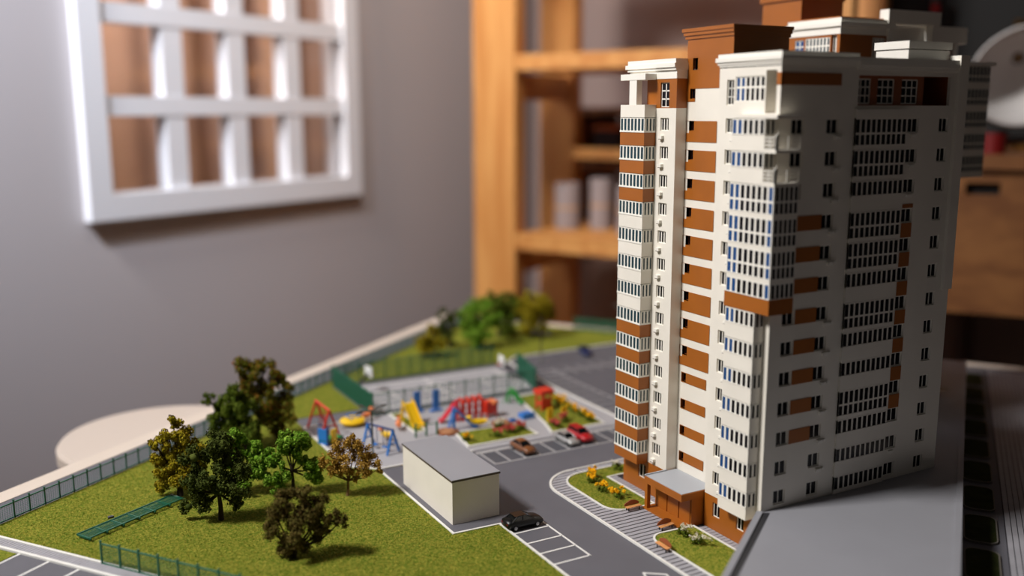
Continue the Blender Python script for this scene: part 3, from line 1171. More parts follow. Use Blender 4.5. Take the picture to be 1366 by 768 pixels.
# attic loggia: brown recessed wall with three lattice windows and a dark bay
mb = MB()
lw = [(10.05, 12.0), (12.9, 15.3), (16.3, 18.7)]
holed_wall(mb, 'Y', 0.34, 9.95, 19.5, 43.66, 46.5, [(a, b, 43.8, 46.2) for a, b in lw], depth=0.3)
mb.add([(19.5, 0.34, 43.66), (19.5, 3.2, 43.66), (19.5, 3.2, 46.5), (19.5, 0.34, 46.5)], [(0, 1, 2, 3)])
mb.add([(23.1, 0.34, 43.66), (23.1, 3.2, 43.66), (23.1, 3.2, 46.5), (23.1, 0.34, 46.5)], [(3, 2, 1, 0)])
mb.add([(19.5, 3.2, 43.66), (23.1, 3.2, 43.66), (23.1, 3.2, 46.5), (19.5, 3.2, 46.5)], [(0, 1, 2, 3)])
mb.add([(19.5, 0.34, 43.66), (23.1, 0.34, 43.66), (23.1, 3.2, 43.66), (19.5, 3.2, 43.66)], [(0, 1, 2, 3)])
mb.add([(19.5, 0.34, 46.5), (23.1, 0.34, 46.5), (23.1, 3.2, 46.5), (19.5, 3.2, 46.5)], [(3, 2, 1, 0)])
mb.build('attic_wall', 'roof_brown', tower)
for a, b in lw:
    window(tower, 'Y', 0.34, a, b, 43.8, 46.2, 3, 3, 0.1, fr=0.12, bar=0.1)
# corner pilaster and cornices
part('pilaster', 'white_plastic', tower, (24.0, RX + 0.05, -0.35, 0.0, 24.6, 48.65))
part('cornice', 'trim_white', tower, (9.6, 24.0, -0.15, 0.4, 47.0, 47.35), (9.6, 24.0, -0.3, 0.4, 47.35, 47.75), (9.6, 24.0, -0.2, 0.4, 47.75, 48.15))
part('pilaster_cap', 'trim_white', tower, (24.0, 25.35, 0.0, 1.0, 47.4, 48.65))

# ---- big glazed bay on the right facade
BX0, BX1, BY = 9.6, 16.8, -0.2
bayz = {13: 2, 12: 2, 11: 1, 10: 2, 9: 2, 8: 1, 7: 2, 6: 1, 5: 1, 4: 2, 3: 1, 2: 1, 1: 1}
for n in range(1, 14):
    lo = zs(n) - 1.5 if n > 1 else PTOP
    hi = zt(n) + 0.05
    if bayz[n] == 2:
        p0 = zs(n) - 1.15
        bal = part('glazed_bay', 'white_plastic', tower, (BX0, BX1, BY - 0.04, 0.0, lo, p0), (BX0, BX0 + 0.12, BY, 0, p0, hi), (BX1 - 0.1, BX1, BY + 0.2, 0, p0, hi))
        glazing(bal, 'Y', BY, BX0, BX1, p0, zt(n), 10, zs(n), mull=0.2, frame='white_plastic')
    else:
        bal = part('glazed_bay', 'white_plastic', tower, (BX0, BX1, BY - 0.04, 0.0, lo, zs(n)), (BX0, BX0 + 0.12, BY, 0, zs(n), hi), (BX1 - 0.1, BX1, BY + 0.2, 0, zs(n), hi))
        glazing(bal, 'Y', BY, BX0, BX1, zs(n), zt(n), 10, None, mull=0.2, frame='white_plastic')
part('bay_top', 'white_plastic', tower, (BX0, BX1, BY - 0.04, 0.0, zt(13), 43.3))


# ---- corner balconies of the main block
def gfront(i):
    return 'blue_glass' if i <= 1 else 'dark_glass'


CX, CY0, CY1 = -1.3, 0.72, 4.78
for n in range(1, 8):
    lo = zs(n) - 1.5 if n > 1 else 3.72
    bal = part('balcony', 'white_plastic', tower, (CX, 0.0, CY0, CY1, lo, zs(n)), (CX + 0.14, 0.0, CY1 - 0.1, CY1, zs(n), zt(n) + 0.05))
    glazing(bal, 'X', CX, CY0, CY1, zs(n), zt(n), 6, glasses=lambda i: 'blue_glass' if i >= 4 else 'dark_glass', mull=0.25)  # bluer end panes: lit view through tinted glass put into colour
    glazing(bal, 'Y', CY0, CX + 0.16, -0.05, zs(n), zt(n), 2, mull=0.26)
# wrap-round storeys 8 to 11
WX1, WY0, WY1 = 1.75, -1.1, 4.85
for n in range(8, 12):
    if n == 8:
        g0, m = zs(8), 'brown_plastic'
        bal = part('balcony', m, tower, (CX, WX1, WY0, 0.0, zs(n) - 1.5, zs(n)), (CX, 0.0, 0.0, WY1 + 0.15, zs(n) - 1.5, zs(n)))
        tz = None
    else:
        g0 = zs(n) - 1.15
        bal = part('balcony', 'white_plastic', tower, (CX, WX1, WY0, 0.0, zs(n) - 1.55, g0), (CX, 0.0, 0.0, WY1, zs(n) - 1.55, g0))
        tz = zs(n)
    glazing(bal, 'X', CX, WY0, WY1, g0, zt(n), 8, tz, mull=0.25, glasses=lambda i: 'blue_glass' if i in (0, 6, 7) else 'dark_glass')
    glazing(bal, 'Y', WY0, CX + 0.16, WX1, g0, zt(n), 5, tz, mull=0.2)
    part_ = MB()
    part_.box(WX1 - 0.1, WX1, WY0 + 0.16, 0, g0, zt(n))
    part_.box(CX + 0.16, 0, WY1 - 0.1, WY1, g0, zt(n))
    part_.build('balcony_end', 'white_plastic', bal, origin=TO)
# open-railed storeys 12, 13
for n in (12, 13):
    bal = part('balcony', 'white_plastic', tower, (CX, 0.0, 0.42, 4.8, zs(n) - 1.5, zs(n)), (CX, 1.75, WY0, 0.42, zs(n) - 1.6, zs(n) - 1.3), (CX + 0.14, 0.0, 4.7, 4.8, zs(n), zt(n) + 0.05))
    glazing(bal, 'X', CX, 0.42, 4.8, zs(n), zt(n), 6, glasses=lambda i: 'blue_glass' if i >= 4 else 'dark_glass', mull=0.25)
    glazing(bal, 'Y', 0.42, CX + 0.16, -0.05, zs(n), zt(n), 2, mull=0.26)
    rl = MB()
    for k in range(4):
        z = zs(n) - 1.25 + k * 0.33
        rl.box(CX, CX + 0.07, WY0, 0.42, z, z + 0.09)
        rl.box(CX, 1.75, WY0, WY0 + 0.07, z, z + 0.09)
        rl.box(1.68, 1.75, WY0, 0, z, z + 0.09)
    for x_, y_ in ((CX, WY0), (CX, -0.35), (0.2, WY0), (1.65, WY0)):
        rl.box(x_, x_ + 0.1, y_, y_ + 0.1, zs(n) - 1.3, zs(n) - 0.1)
    rl.box(CX, CX + 0.3, WY0, WY0 + 0.14, zs(n) - 1.3, zs(n) + 0.1)
    rl.build('railing', 'trim_white', bal, origin=TO)
# slab over the open storeys, then the attic storey flush with the walls
part('balcony_roof', 'white_plastic', tower, (CX - 0.05, 1.8, WY0 - 0.05, 0.0, 42.5, 42.85), (CX - 0.05, 0.0, 0.0, 4.85, 42.5, 42.85))
attic = part('attic_parapet', 'white_plastic', tower, (2.2, 2.3, 0.1, 1.9, 42.95, 44.0), (0.5, 2.3, 0.02, 0.1, 42.95, 46.85), (0.5, 2.3, 1.9, 1.98, 42.95, 46.85), (0.5, 2.3, 0.1, 1.98, 42.87, 42.95), (0.5, 2.3, 0.1, 1.98, 46.85, 46.93))
glazing(attic, 'X', 0.08, 2.05, 6.0, 44.05, 46.35, 6, 45.35, mull=0.25, glasses=lambda i: 'blue_glass' if i >= 4 else 'dark_glass')
glazing(attic, 'X', 2.2, 0.1, 1.9, 44.0, 46.85, 3, None, mull=0.12)
part('brown_band', 'brown_plastic', tower, (-0.03, 7.6, -0.05, 0.05, 45.5, 46.6), (-0.05, 0.2, -0.05, 0.48, 45.5, 46.6))
part('cornice', 'trim_white', tower, (-0.1, 9.7, -0.1, 8.3, 47.3, 47.5), (-0.2, 9.75, -0.2, 8.45, 47.5, 47.75), (-0.35, 9.8, -0.35, 8.6, 47.75, 48.15), (-0.18, 9.7, -0.18, 8.4, 48.15, 48.5))

# ---- bays of the left block
LX, LY0, LY1 = -1.5, 18.32, 22.72
for n in range(1, 15):
    lo, hi = (zs(n) - 1.5, zs(n)) if n < 14 else (42.5, 43.82)
    if n == 1:
        lo = 3.75
    m = 'brown_plastic' if n <= 6 or n in (11, 12, 13) else 'white_plastic'
    bal = part('balcony', m, tower, (LX, 0.0, LY0, LY1, lo, hi), (LX + 0.15, 0.0, LY1 - 0.1, LY1, hi, zt(n) + 0.04 if n < 14 else hi))
    if n < 14:
        part('balcony_sill', 'trim_white', tower, (LX - 0.06, 0.0, LY0 - 0.06, LY1 + 0.04, hi - 0.1, hi + 0.03))
        glazing(bal, 'X', LX, LY0, LY1, hi, zt(n), 7, mull=0.22, glasses=lambda i: 'teal_glass')
        glazing(bal, 'Y', LY0, LX + 0.16, -0.02, hi, zt(n), 3, mull=0.24, glasses=lambda i: 'teal_glass')

# ---- air conditioners
acm = MB().box(-0.34, 0.0, 0, 0.62, 0, 0.34).mesh('air_conditioner', 'trim_white')
acr = MB().box(0, 0.6, -0.3, 0.0, 0, 0.3).mesh('air_conditioner', 'trim_white')
acg = MB().box(-0.36, -0.3, 0.18, 0.5, -0.06, 0.0).mesh('bracket', 'garage_edge')
for n in range(1, 14):
    o = link('air_conditioner', acm, tower, (0, 16.85, zs(n) - 0.75))
    link('bracket', acg, o)
    o = link('air_conditioner', acm, tower, (0, 5.95, zs(n) - 0.7))
    o.scale = (0.6, 0.6, 0.7)
    link('bracket', acg, o)
for n in range(2, 14):
    if n != 8:
        link('air_conditioner', acr, tower, (7.0, 0, zs(n) - 0.5))
        link('air_conditioner', acr, tower, (7.75, 0, zs(n) - 0.42)).scale = (0.5, 0.8, 0.8)
    if n in (2, 11, 12, 13):
        link('air_conditioner', acr, tower, (17.6, 0, zs(n) - 0.45)).scale = (1.2, 0.6, 0.9)

# ---- roofs and roof furniture
mb = MB()
mb.prism([(0, 0.05), (RX, 0.05), (RX, 14), (9, 14), (9, 14.9), (0.0, 14.9), (1.5, 14.9), (1.5, 8.3), (0, 8.3)], 47.2, 47.4)
mb.build('roof', 'roof_low_bounce', tower)
part('roof', 'roof_grey', tower, (0.0, 14, 14.95, 20.0, 46.9, 47.2))
part('roof', 'roof_low_bounce', tower, (0.15, 9.3, 0.15, 8.0, 48.5, 48.54))  # unseen dark sheet added over the cornice to stop bounce onto the stair tower
part('rear_wall', 'white_plastic', tower, (9.0, RX, 13.8, 14.0, 0, 47.3), (13.9, 14.0, 14.0, 22.6, 0, 43.4))
part('parapet', 'trim_white', tower, (9.6, RX, 0.05, 0.4, 47.4, 48.1), (RX - 0.3, RX, 0.4, 14, 47.4, 48.1))
part('roof_hatch', 'trim_white', tower, (18.0, 24.2, 1.2, 5.2, 47.4, 49.15), (17.85, 24.35, 1.05, 5.35, 49.25, 50.0))

# ---- entrance
ent = MB()
ent.box(-1.5, 1.4, 8.55, 14.75, 0.0, 3.2)
ent.build('porch', 'brown_plastic', tower)
part('porch_canopy', 'brown_plastic', tower, (-3.0, 1.38, 8.42, 14.8, 3.15, 3.9))
part('canopy_roof', 'canopy_grey', tower, (-2.9, 1.36, 8.52, 14.7, 3.9, 3.96))
part('canopy_edge', 'canopy_grey', tower, (-3.0, 0.0, 14.66, 14.82, 3.9, 4.08))
part('porch_step', 'brown_plastic', tower, (-3.05, -1.5, 8.6, 14.95, 0.0, 0.3))
for y0, y1 in ((8.7, 10.4), (10.6, 12.4), (12.6, 14.5)):
    part('door_leaf', 'brown_plastic', tower, (-1.6, -1.5, y0, y1, 0.3, 3.0))
part('porch_pillar', 'brown_plastic', tower, (-2.95, -2.5, 14.3, 14.75, 0.3, 3.15))

# ================================================================== PODIUM
pod = thing('podium_block', 'long flat grey podium roof beside the foot of the white tower', 'building', (0, 0, 0))
DP = Vector((0.8085, 0.5885))
NP = Vector((0.5885, -0.8085))


def pd(s, n):
    v = DP * s + NP * n
    return (v.x, v.y)


PW = 17.75
poly = [pd(-18, 0), (0.0, -0.02), (25.45, -0.02), (25.45, 14.2), (30, 14.2), (30, 19.0), (53, 19.0), (53, 38.4), pd(72, 0), pd(72, PW), pd(-18, PW)]
mb = MB()
mb.prism(poly, 0.0, 4.45)
mb.build('podium_wall', 'white_plastic', pod)
mb = MB()
mb.prism(poly, 4.45, 4.6)
mb.build('podium_roof', 'roof_grey', pod)
mb = MB()
a, b = pd(-18, -0.25), pd(-0.1, -0.25)
mb.prism([pd(-18, -0.35), pd(-0.2, -0.35), pd(-0.1, 0.25), pd(-18, 0.25)], 4.3, 4.78)
mb.build('roof_edge', 'roof_grey', pod)
mb = MB()
mb.prism([pd(-18, 0.25), pd(-0.05, 0.25), pd(0.2, 0.85), pd(-18, 0.85)], 4.58, 4.63)
mb.build('gutter', 'lip_dark', pod)
mb = MB()
mb.prism([pd(-18, PW - 0.5), pd(72, PW - 0.5), pd(72, PW + 0.1), pd(-18, PW + 0.1)], 4.3, 4.75)
mb.build('roof_edge', 'roof_grey', pod)

# ================================================================== SECOND TOWER BEHIND
VX, VY, VT = 28.6, 20.0, 54.2
tw2 = thing('apartment_tower', 'taller second apartment block rising behind the roof of the front tower', 'building', (VX, VY, 0))
part('street_wall', 'white_plastic', tw2, (VX, 51.5, VY, VY + 15, 0.0, 48.5))
mb = MB()
holed_wall(mb, 'X', VX, VY, VY + 8.5, 48.5, 52.3, [(VY + 5.9, VY + 7.4, 49.4, 51.9), (VY + 1.6, VY + 5.6, 49.2, 52.0), (VY + 0.5, VY + 1.4, 48.8, 52.2)], depth=0.4)
mb.add([(VX, VY, 48.5), (VX + 8, VY, 48.5), (VX + 8, VY, 52.3), (VX, VY, 52.3)], [(0, 1, 2, 3)])
mb.add([(VX + 8, VY, 48.5), (VX + 8, VY + 6, 48.5), (VX + 8, VY + 6, 52.3), (VX + 8, VY, 52.3)], [(0, 1, 2, 3)])
mb.add([(VX, VY + 8.5, 48.5), (VX, VY + 8.5, 52.3), (VX + 8, VY + 8.5, 52.3), (VX + 8, VY + 8.5, 48.5)], [(0, 1, 2, 3)])
at2 = mb.build('attic_wall', 'brown_plastic', tw2)
window(tw2, 'X', VX, VY + 5.9, VY + 7.4, 49.4, 51.9, 2, 3, 0.1, bar=0.16, glass='blue_glass')
window(tw2, 'Y', VY - 0.2, VX + 5.6, VX + 7.6, 48.8, 52.0, 4, 1, 0.1, bar=0.3, glass='dark_glass')
TO = (VX, VY, 0)
glazing(at2, 'X', VX + 0.05, VY + 1.6, VY + 5.6, 49.2, 52.0, 7, 51.0, mull=0.26, glasses=lambda i: 'teal_glass')
glazing(at2, 'X', VX + 0.4, VY + 0.5, VY + 1.4, 48.8, 52.2, 2, None, mull=0.2)
part('cornice', 'trim_white', tw2, (VX - 0.1, VX + 8.1, VY - 0.1, VY + 8.5, 52.3, 53.2), (VX - 0.4, VX + 8.2, VY - 0.4, VY + 8.8, 53.2, 53.7), (VX - 0.2, VX + 8.2, VY - 0.25, VY + 8.6, 53.7, 54.2))
part('roof_edge', 'brown_plastic', tw2, (VX + 0.2, VX + 8.3, VY + 0.4, VY + 8.6, 54.2, 54.4))
part('roof_tower', 'brown_plastic', tw2, (VX + 1.4, VX + 8.8, VY + 8.0, VY + 15.0, 48.0, 57.2))
part('roof_tower_cornice', 'brown_plastic', tw2, (VX + 1.1, VX + 9.0, VY + 7.8, VY + 15.3, 57.2, 58.2))
part('roof', 'roof_low_bounce', tw2, (VX + 8.1, 51.4, VY + 0.1, VY + 14.9, 48.5, 48.56))  # unseen dark sheet added to keep bounce light off the portal
# terrace portal and the lower cornice beside it
part('portal_post', 'trim_white', tw2, (VX + 8.0, VX + 9.3, VY - 0.3, VY + 0.9, 48.5, 54.2))
part('portal_post', 'trim_white', tw2, (VX + 16.2, VX + 17.3, VY - 0.3, VY + 0.9, 48.5, 54.2))
part('portal_beam', 'trim_white', tw2, (VX + 7.8, VX + 17.5, VY - 0.4, VY + 1.0, 53.9, 55.5))
part('attic_back', 'brown_plastic', tw2, (VX + 8.0, VX + 22.5, VY + 3.0, VY + 3.3, 48.5, 52.0))
part('cornice', 'trim_white', tw2, (VX + 9.3, VX + 25.0, VY + 1.2, VY + 3.6, 51.9, 54.0))
part('terrace_post', 'trim_white', tw2, (VX + 22.4, VX + 23.3, VY + 1.2, VY + 2.2, 48.5, 51.9))
# cantilevered glazed bays at the far corner
for k in range(5):
    z = 34.2 + k * 2.96
    bal = part('balcony', 'white_plastic', tw2, (51.4, 56.6, VY - 0.6, VY + 6, z, z + 0.75), (56.45, 56.6, VY - 0.4, VY + 6, z + 0.75, z + 2.96))
    glazing(bal, 'Y', VY - 0.6, 51.4, 56.6, z + 0.75, z + 2.96, 7, z + 1.6, mull=0.2, frame='white_plastic', glasses=lambda i: 'teal_glass')
part('bay_roof', 'trim_white', tw2, (51.2, 57.2, VY - 0.9, VY + 6, 34.2 + 5 * 2.96, 34.7 + 5 * 2.96))
TO = (0, 0, 0)

# ================================================================== GARAGE
gar = thing('garage', 'plain cream box garage with a flat grey roof on the drive', 'building', (-20.4, 28, 0))
part('garage_wall', 'garage_cream', gar, (-23.2, -17.6, 21.25, 34.7, 0.0, 4.75))
part('roof_rim', 'garage_edge', gar, (-23.3, -17.5, 21.15, 34.8, 4.75, 4.92))
part('garage_roof', 'roof_grey', gar, (-23.28, -17.52, 21.17, 34.78, 4.92, 5.0))

# ================================================================== FENCES


def fence(name, label, p0, p1, npan, h, group=None, nh=9, nv=9, wire=0.016, z=0.05, post=0.075):
    p0, p1 = Vector(p0), Vector(p1)
    L = (p1 - p0).length
    ang = math.atan2((p1 - p0).y, (p1 - p0).x)
    o = thing(name, label, 'fence', (p0.x, p0.y, z), ang, group, local=True)
    w = L / npan
    mb = MB()
    mb.box(-post, post, -post, post, 0, h + 0.12)
    mb.box(-post - 0.03, post + 0.03, -post - 0.03, post + 0.03, h + 0.12, h + 0.2)
    pm = mb.mesh('post', 'fence_green')
    mb = MB()
    for i in range(nh):
        q = 0.12 + (h - 0.22) * i / (nh - 1)
        t = wire if 0 < i < nh - 1 else 0.06
        mb.box(post, w - post, -t, t, q - t, q + t)
    for i in range(1, nv):
        q = w * i / nv
        mb.box(q - wire * 0.7, q + wire * 0.7, -wire, wire, 0.12, h - 0.1)
    wm = mb.mesh('mesh_panel', 'fence_wire')
    for i in range(npan + 1):
        link('post', pm, o, (i * w, 0, 0))
    for i in range(npan):
        link('mesh_panel', wm, o, (i * w, 0, 0))
    return o


fence('mesh_fence', 'long green mesh fence along the rim side of the lawn', dn(-27.4, -75.0), dn(87, -75.0), 58, 1.85, nh=9, nv=7, wire=0.011, post=0.065)
fence('mesh_fence', 'short green mesh fence on the walk at the lower left lawn edge', dn(-27.75, -57.7), dn(-27.75, -24), 14, 2.25, nh=12, nv=11, wire=0.010)
fence('mesh_fence', 'tall green court fence on its left end beside the lawn', (cr_x0, 60.6), (cr_x0, 78.0), 7, 3.3, nh=12, nv=10, wire=0.04)
fence('mesh_fence', 'tall green court fence facing the playground', (cr_x0, 60.4), (9.8, 60.4), 11, 3.3, nh=10, nv=7, wire=0.02)
fence('mesh_fence', 'tall green court fence at the back beside the lawn', (cr_x0, 78.1), (11.6, 78.1), 13, 3.3, nh=10, nv=8, wire=0.03)
fence('mesh_fence', 'tall green court fence at its right end by the road', (9.8, 60.4), (12.2, 70.5), 4, 3.6, nh=12, nv=10, wire=0.06)
fence('mesh_fence', 'green mesh fence along the back rim behind the tower', dn(86.5, -52), dn(86.5, -20), 16, 2.6, nh=9, nv=6, wire=0.05)
# panel fallen flat on the lawn
fl = thing('fallen_fence', 'green mesh fence section lying flat on the grass', 'fence', (-57.9, 36.2, 0.12), math.atan2(5.85, 9.9), local=True)
LF = 12.2
mb = MB()
for y_ in (-0.95, 0.95):
    mb.box(0, LF, y_ - 0.07, y_ + 0.07, 0.28, 0.42)
mb.build('rail', 'fence_green', fl)
for i in range(7):
    link('post', MB().box(-0.08, 0.08, -1.2, 0.98, 0.20, 0.38).mesh('post', 'fence_green'), fl, (0.1 + i * 2.0, 0, 0))
for i in range(6):
    mb = MB()
    for k in range(1, 8):
        mb.box(0.1, 2.1, -0.95 + k * 0.24 - 0.02, -0.95 + k * 0.24 + 0.02, 0.32, 0.36)
    for k in range(1, 9):
        mb.box(0.1 + k * 0.22, 0.14 + k * 0.22, -0.95, 0.95, 0.33, 0.37)
    link('mesh_panel', mb.mesh('mesh_panel', 'fence_wire'), fl, (i * 2.0, 0, 0))
mb = MB()
mb.prism([(-55.0, 40.4), (-54.4, 40.6), (-54.5, 40.9), (-55.0, 40.8)], 0.12, 0.3)
tag(mb.build('grey_pebble', 'dark_asphalt'), 'small dark grey chip lying on the lawn near the fallen fence', 'pebble')

# ================================================================== CARS


def car(name, label, paint, loc, rz, L=4.0, Wd=1.7, H=1.35, wagon=False):
    o = thing(name, label, 'car', loc, rz, 'model cars', local=True)
    hw = Wd / 2
    # stations: x, bottom, belt, half width
    st = [(-0.50, 0.42, 0.72, 0.80), (-0.47, 0.24, 0.90, 0.92), (-0.36, 0.20, 0.98, 0.98), (-0.15, 0.19, 0.97, 1.0), (0.10, 0.19, 0.94, 1.0),
          (0.30, 0.20, 0.86, 0.98), (0.42, 0.22, 0.78, 0.93), (0.48, 0.26, 0.66, 0.84), (0.50, 0.36, 0.56, 0.74)]
    st = [(x * L, b * H / 1.4, t * H / 1.4, w * hw) for x, b, t, w in st]
    vs, fs = [], []
    for x, b, t, w in st:
        mid = b + (t - b) * 0.55
        vs += [(x, -w * 0.9, b), (x, -w, mid), (x, -w * 0.93, t), (x, 0, t + 0.05 * H), (x, w * 0.93, t), (x, w, mid), (x, w * 0.9, b)]
    for i in range(len(st) - 1):
        for k in range(7):
            k2 = (k + 1) % 7
            fs.append((i * 7 + k, (i + 1) * 7 + k, (i + 1) * 7 + k2, i * 7 + k2))
    fs += [tuple(range(7)), tuple(range((len(st) - 1) * 7, len(st) * 7))[::-1]]
    MB().add(vs, fs).build('body', paint, o, smooth=True)
    # cabin: roof sheet and glass band
    r0 = -0.47 if wagon else -0.40
    cab = [(r0 * L, 0.88, 0.86), (-0.24 * L if not wagon else -0.42 * L, 0.80, 1.32), (0.02 * L, 0.80, 1.38), (0.24 * L, 0.88, 0.88)]
    vs, fs = [], []
    for x, w, z in cab:
        vs += [(x, -w * hw * (0.86 if z > 1 else 0.95), z * H / 1.4), (x, w * hw * (0.86 if z > 1 else 0.95), z * H / 1.4)]
    for x, w, z in cab:
        vs += [(x, -w * hw * 1.04, 0.84 * H / 1.4), (x, w * hw * 1.04, 0.84 * H / 1.4)]
    n = len(cab)
    for i in range(n - 1):
        fs += [(2 * i, 2 * i + 2, 2 * i + 3, 2 * i + 1)]
        fs += [(2 * n + 2 * i, 2 * n + 2 * i + 2, 2 * i + 2, 2 * i), (2 * i + 1, 2 * i + 3, 2 * n + 2 * i + 3, 2 * n + 2 * i + 1)]
    MB().add(vs, fs).build('window_glass', 'car_glass', o)
    mb = MB()
    xa, xb = cab[1][0], cab[2][0]
    zr = 1.345 * H / 1.4
    mb.prism([(xa - 0.08 * L * 0.6, -0.66 * hw), (xb + 0.05, -0.68 * hw), (xb + 0.05, 0.68 * hw), (xa - 0.08 * L * 0.6, 0.66 * hw)], zr - 0.03, zr + 0.05)
    for s in (-1, 1):
        for xx, zz, x2 in ((cab[1][0], 1.33, cab[0][0] + 0.02), (cab[2][0], 1.37, cab[3][0])):
            mb.tube([(xx, s * 0.70 * hw, zz * H / 1.4), (x2, s * 0.88 * hw, 0.9 * H / 1.4)], 0.045, 5)
        mb.tube([(-0.08 * L, s * 0.71 * hw, 1.35 * H / 1.4), (-0.09 * L, s * 0.87 * hw, 0.9 * H / 1.4)], 0.04, 5)
    mb.build('roof', paint, o)
    tm = MB()
    seg = 16
    for rr, y0, y1, mi in ((0.32, 0, 0.24, 0), (0.19, -0.02, 0.26, 1)):
        vs = [(rr * math.cos(2 * math.pi * k / seg), y, rr * math.sin(2 * math.pi * k / seg)) for y in (y0, y1) for k in range(seg)]
        fs = [(k, (k + 1) % seg, seg + (k + 1) % seg, seg + k) for k in range(seg)] + [tuple(range(seg)), tuple(range(seg, 2 * seg))]
        tm.add(vs, fs, mi)
    tmesh = tm.mesh('wheel', ['tyre', 'hub'])
    for x in (-0.30 * L, 0.31 * L):
        for y in (-hw * 0.98, hw * 0.98 - 0.24):
            link('wheel', tmesh, o, (x, y, 0.32))
    for s in (-1, 1):
        MB().box(0.462 * L, 0.492 * L, s * 0.56 * hw - 0.14, s * 0.56 * hw + 0.14, 0.50 * H / 1.4, 0.64 * H / 1.4).build('headlight', 'head_light', o)
        MB().box(-0.502 * L, -0.475 * L, s * 0.6 * hw - 0.13, s * 0.6 * hw + 0.13, 0.62 * H / 1.4, 0.76 * H / 1.4).build('tail_light', 'tail_light', o)
    return o


car('sedan_car', 'black sedan car parked beside the cream garage', 'car_black', (-16.85, 17.45, 0.04), 0.0, L=4.3, Wd=1.85, H=1.5)
car('pickup_car', 'brown car in the far parking row nearest the garage', 'car_brown', (-5.55, 37.3, 0.04), -math.pi / 2 + 0.08, L=4.0, H=1.45)
car('sedan_car', 'silver car parked next to the red car', 'car_silver', (1.15, 37.4, 0.04), -math.pi / 2 + 0.05, L=4.0)
car('hatchback_car', 'red car parked nearest the tower in the far row', 'car_red', (3.5, 37.7, 0.04), -math.pi / 2, L=4.3, Wd=1.9, H=1.6, wagon=True)
car('sedan_car', 'dark blue car alone on the far road', 'car_blue', (29.2, 76.0, 0.04), -math.pi / 2 - 0.3, L=4.2)

# ================================================================== TREES


def icos(c, r, sub, V, F, jit=0.0):
    t = (1 + 5 ** 0.5) / 2
    vv = [(-1, t, 0), (1, t, 0), (-1, -t, 0), (1, -t, 0), (0, -1, t), (0, 1, t), (0, -1, -t), (0, 1, -t), (t, 0, -1), (t, 0, 1), (-t, 0, -1), (-t, 0, 1)]
    ff = [(0, 11, 5), (0, 5, 1), (0, 1, 7), (0, 7, 10), (0, 10, 11), (1, 5, 9), (5, 11, 4), (11, 10, 2), (10, 7, 6), (7, 1, 8), (3, 9, 4), (3, 4, 2), (3, 2, 6), (3, 6, 8), (3, 8, 9), (4, 9, 5), (2, 4, 11), (6, 2, 10), (8, 6, 7), (9, 8, 1)]
    o = sum(len(v) for v in V)
    a = np.array(vv, float)
    a /= np.linalg.norm(a, axis=1)[:, None]
    a *= r * (1 + NPR.uniform(-jit, jit, (12, 1)))
    V.append(a + np.array(c))
    F.append(np.array(ff) + o)


def foliage_mesh(name, blobs, material, flakes, size, clumps=9, cratio=0.42, shell=(0.72, 1.08), core=0.4):
    V, F = [], []
    subs = []
    for b in blobs:
        c, r = np.array(b[:3], float), b[3]
        sq = b[4] if len(b) > 4 else 1.0
        if core > 0:  # hidden cores added inside the crown to block light
            icos(c, r * core, 1, V, F, 0.15)
        k = max(4, int(clumps * (0.6 + r / 2)))
        d = NPR.normal(0, 1, (k, 3))
        d /= np.linalg.norm(d, axis=1)[:, None]
        d[:, 2] *= sq
        for q in d:
            subs.append((c + q * r * NPR.uniform(0.62, 0.9), r * cratio * NPR.uniform(0.7, 1.25)))
    if core > 0:
        for c, r in subs:
            icos(c, r * core, 1, V, F, 0.2)
    nb = sum(len(v) for v in V)
    ws = np.array([r * r for _, r in subs])
    ws /= ws.sum()
    idx = NPR.choice(len(subs), flakes, p=ws)
    C_ = np.array([subs[i][0] for i in idx])
    R_ = np.array([subs[i][1] for i in idx])
    d = NPR.normal(0, 1, (flakes, 3))
    d /= np.linalg.norm(d, axis=1)[:, None]
    P = C_ + d * (R_ * NPR.uniform(shell[0], shell[1], flakes))[:, None]
    u = NPR.normal(0, 1, (flakes, 3))
    u /= np.linalg.norm(u, axis=1)[:, None]
    nrm = d + NPR.normal(0, 0.6, (flakes, 3))
    w = np.cross(nrm, u)
    w /= np.linalg.norm(w, axis=1)[:, None] + 1e-9
    u = np.cross(w, nrm)
    u /= np.linalg.norm(u, axis=1)[:, None] + 1e-9
    s = (size * NPR.uniform(0.5, 1.4, flakes))[:, None]
    Q = np.stack([P - u * s, P + w * s * 0.7, P + u * s, P - w * s * 0.7], 1).reshape(-1, 3)
    I = np.arange(flakes * 4).reshape(-1, 4) + nb
    T = np.concatenate([I[:, [0, 1, 2]], I[:, [0, 2, 3]]])
    return arr_mesh(name, np.concatenate(V + [Q]) if V else Q, np.concatenate(F + [T]) if F else T, material)


